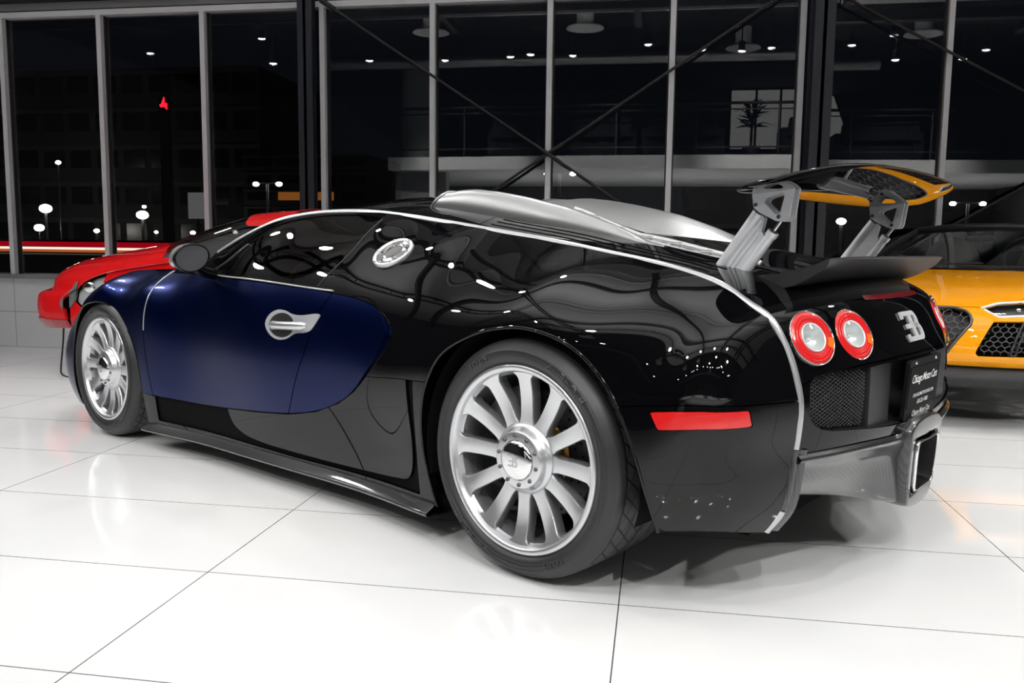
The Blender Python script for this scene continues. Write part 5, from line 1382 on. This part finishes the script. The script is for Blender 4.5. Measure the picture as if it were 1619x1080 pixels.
rg = np.array([(-.26, .628), (.26, .628), (.25, .675), (-.25, .675)])
t_m, _ = clip(rnet, np.maximum(sdf_poly(yz_(rnet), rg), -.45 - rnet.v[:, 0])); link('grille', t_m.offset(.004), M['dark_red'], RC)
# only the front of this car shows: the sides and the cabin end just behind the windscreen
xs = np.linspace(-.70, -2.02, 80); P = []
for x in xs:
    zt = np.interp(-x, [.62, .70, .78, .87, 1.02, 1.26, 1.5, 2.25], [.63, .665, .695, .73, .765, .80, .83, .86]); w = np.interp(-x, [.62, 1.0, 2.25], [.675, .70, .705]); zb = .22
    P.append([(x, w * a, zb + (zt - zb) * b) for a, b in ((.94, 0), (.985, .2), (1.0, .45), (1.0, .7), (.985, .9), (.955, 1.0))])
g = grid(np.array(P))
if g.n[:, 1].mean() < 0: g = grid(np.array(P), flip=True)
g = fixn(g); _, g = clip(g, np.hypot(g.v[:, 0] + 1.15, g.v[:, 2] - .32) - .345)
lens, g = clip(g, sdf_poly(xz(g), HL2)); trm, g = clip(g, sdf_poly(xz(g), TRIM))
link('side_body', g, M['red_paint'], RC); link('side_body', g.mirror(), M['red_paint'], RC)
for s in (1, -1):
    q = (lambda m: m) if s > 0 else (lambda m: m.mirror())
    ho = link('headlight', q(lens.offset(-.025)), M['lamp_silver'], RC); ho['label'] = 'clear headlamp'
    link('lamp_cover', q(lens.offset(.001)), M['clear_glass'], ho); c_ = lens.v.mean(0)
    link('lamp_bowl', q(ball(c_ + np.array([.02, -.015, .01]), (.05, .02, .045), 10)), M['chrome'], ho)
    link('lamp_trim', q(panel(trm.offset(.008), .02)), M['grey_trim'], RC)['label'] = 'grey headlamp trim'
gh = []
for x in np.linspace(-1.40, -2.26, 40):
    zr = float(np.interp(-x, [1.40, 1.66, 1.92, 2.26], [.985, 1.085, 1.175, 1.205])); zb = .84; w = .66; wr_ = w - .24 * (zr - zb) / .37
    gh.append([(x - .12 * 0, w, zb), (x, w * .97, zb + .03), (x, wr_ + .03, zr - .07), (x, wr_ - .06, zr - .02), (x, wr_ * .5, zr), (x, 0, zr + .010), (x, -wr_ * .5, zr), (x, -wr_ + .06, zr - .02), (x, -wr_ - .03, zr - .07), (x, -w * .97, zb + .03), (x, -w, zb)])
GH = np.array([spl(r, 5) for r in gh]); g = grid(GH)
if g.n[:, 2].mean() < 0: g = grid(GH, flip=True)
g = fixn(g)
rf, gls = clip(g, np.maximum(g.v[:, 0] + 1.92, 1.08 - g.v[:, 2]))
link('roof', panel(rf), M['red_paint'], RC); link('windscreen', gls, M['car_glass'], RC)['label'] = 'tinted windscreen'
link('cabin', box((-1.98, -.60, .3), (-1.5, .60, .80)), M['gap'], RC)
for s in (1, -1):
    wm = join(lathe([(.25, -.10), (.305, -.10), (.32, 0), (.305, .09), (.25, .10)], 48), lathe([(.25, .10), (.235, .07), (.10, .05), (.001, .055)], 48)).xf(Matrix.Translation((-1.15, .59 * s, .32)) @ Matrix.Scale(s, 4, (0, 1, 0))); link('wheel', wm, M['rubber'], RC)
tag(link('charging_cable', tube(spl([(-4.30, 5.72, .56), (-4.31, 5.70, .42), (-4.30, 5.66, .22), (-4.28, 5.6, .05), (-4.2, 5.5, .008), (-3.9, 5.3, .008)], 8), .006, 6), M['matte_black']), 'thin black cable hanging from the red car to the floor', 'cable')
# spots (x, y, z, aim x, aim y, power, cone, blend, radius), in rows over the hall
SPOTS = []
for x, tx in ((-5.2, -3.9), (-3.2, -2.2), (-1.2, -.9), (.8, .6), (2.8, 1.9), (4.6, 2.8)): SPOTS.append((x, 5.7, 4.35, tx, 2.8, 105, 85, .7, .10))
for x in (-5.0, -2.8, -.8, 1.2, 3.2): SPOTS.append((x, .2, 4.35, x * .75, 3.0, 90, 70, .8, .12))
for x in (-4.5, -1.5, 1.0, 3.5): SPOTS.append((x, -1.6, 4.35, x * .7, 3.4, 300, 52, .8, .05))
for x in (2.0, 4.2): SPOTS.append((x, -.8, 4.35, .9, 2.7, 150, 60, .8, .08))
for x in (-5.8, 5.0): SPOTS.append((x, 3.4, 4.35, x * .55, 3.6, 140, 80, .7, .10))
SPOTS.append((-6.4, 4.6, 4.35, -4.6, 4.2, 150, 85, .8, .10)); SPOTS.append((4.6, 4.0, 4.35, 3.0, 4.0, 110, 85, .8, .10)); SPOTS.append((-6.2, .8, 4.35, -3.0, 2.8, 140, 70, .7, .12))
# added spots that brighten the upper floor's fascia and its underside
for x in (-4.0, -1.0, 2.0, 5.0): SPOTS.append((x, -2.4, 4.3, x, -4.2, 800, 70, .8, .03, 2.6))
for x in (-3.0, .5, 4.0, 7.0): SPOTS.append((x, -6.0, .4, x, -6.0, 240, 150, .5, .08, 2.5))
# unseen upward area lights, added to brighten the ceiling over the cars (x, y, length, width, power)
CEILING_FILLS = [(-5.2, 3.2, 3.4, .3, 75), (-1.2, 4.2, 3.4, .3, 75), (2.8, 3.4, 3.4, .3, 75), (-2.6, 1.2, 3.4, .3, 80), (1.4, 1.2, 3.4, .3, 80)]
EXPOSURE = -0.07
# ================================================================== light, camera, view
wd = bpy.data.worlds.new('night'); bpy.context.scene.world = wd; wd.use_nodes = True
wd.node_tree.nodes['Background'].inputs[0].default_value = (.010, .012, .018, 1); wd.node_tree.nodes['Background'].inputs[1].default_value = .25
def spot(x, y, z, tx, ty, power, deg=75, blend=.6, r=.06, tz=0):
    l = bpy.data.lights.new('showroom_spot', 'SPOT'); l.energy = power; l.spot_size = math.radians(deg); l.spot_blend = blend; l.shadow_soft_size = r; l.color = (1, .985, .96)
    o = bpy.data.objects.new('showroom_spot', l); COL.objects.link(o); o.location = (x, y, z); o.rotation_euler = (Vector((tx, ty, tz)) - Vector((x, y, z))).to_track_quat('-Z', 'Y').to_euler(); return o
for a in SPOTS: spot(*a)
for (x, y, sx, sy, p) in CEILING_FILLS:
    l = bpy.data.lights.new('ceiling_fill', 'AREA'); l.shape = 'RECTANGLE'; l.size = sx; l.size_y = sy; l.energy = p
    o = bpy.data.objects.new('ceiling_fill', l); COL.objects.link(o); o.location = (x, y, 3.35); o.rotation_euler = (PI, 0, 0)
cam = bpy.data.cameras.new('camera'); co = bpy.data.objects.new('camera', cam); COL.objects.link(co)
F_PX, PITCH, ROLL, HGT, RY = 1358.5044, .11274114, .01169531, .97498, .16537714
cam.sensor_fit = 'HORIZONTAL'; cam.sensor_width = 36; cam.lens = 36 * F_PX / 1619; cam.clip_end = 300; cam.clip_start = .05
cR, sR, cp, sp = math.cos(RY), math.sin(RY), math.cos(PITCH), math.sin(PITCH)
r0 = Vector((cR, sR, 0)); fw_ = Vector((-sR * cp, cR * cp, -sp)); u0 = r0.cross(fw_)
ex = r0 * math.cos(ROLL) + u0 * math.sin(ROLL); ey = -r0 * math.sin(ROLL) + u0 * math.cos(ROLL)
mw = Matrix((ex, ey, -fw_)).transposed().to_4x4(); mw.translation = (0, 0, HGT); co.matrix_world = mw
sc_ = bpy.context.scene; sc_.camera = co
sc_.view_settings.view_transform = 'Standard'; sc_.view_settings.look = 'None'; sc_.view_settings.gamma = 1; sc_.view_settings.use_curve_mapping = False
sc_.view_settings.exposure = EXPOSURE
sc_.cycles.max_bounces = 10; sc_.cycles.transparent_max_bounces = 16; sc_.cycles.glossy_bounces = 6; sc_.cycles.caustics_reflective = False; sc_.cycles.caustics_refractive = False
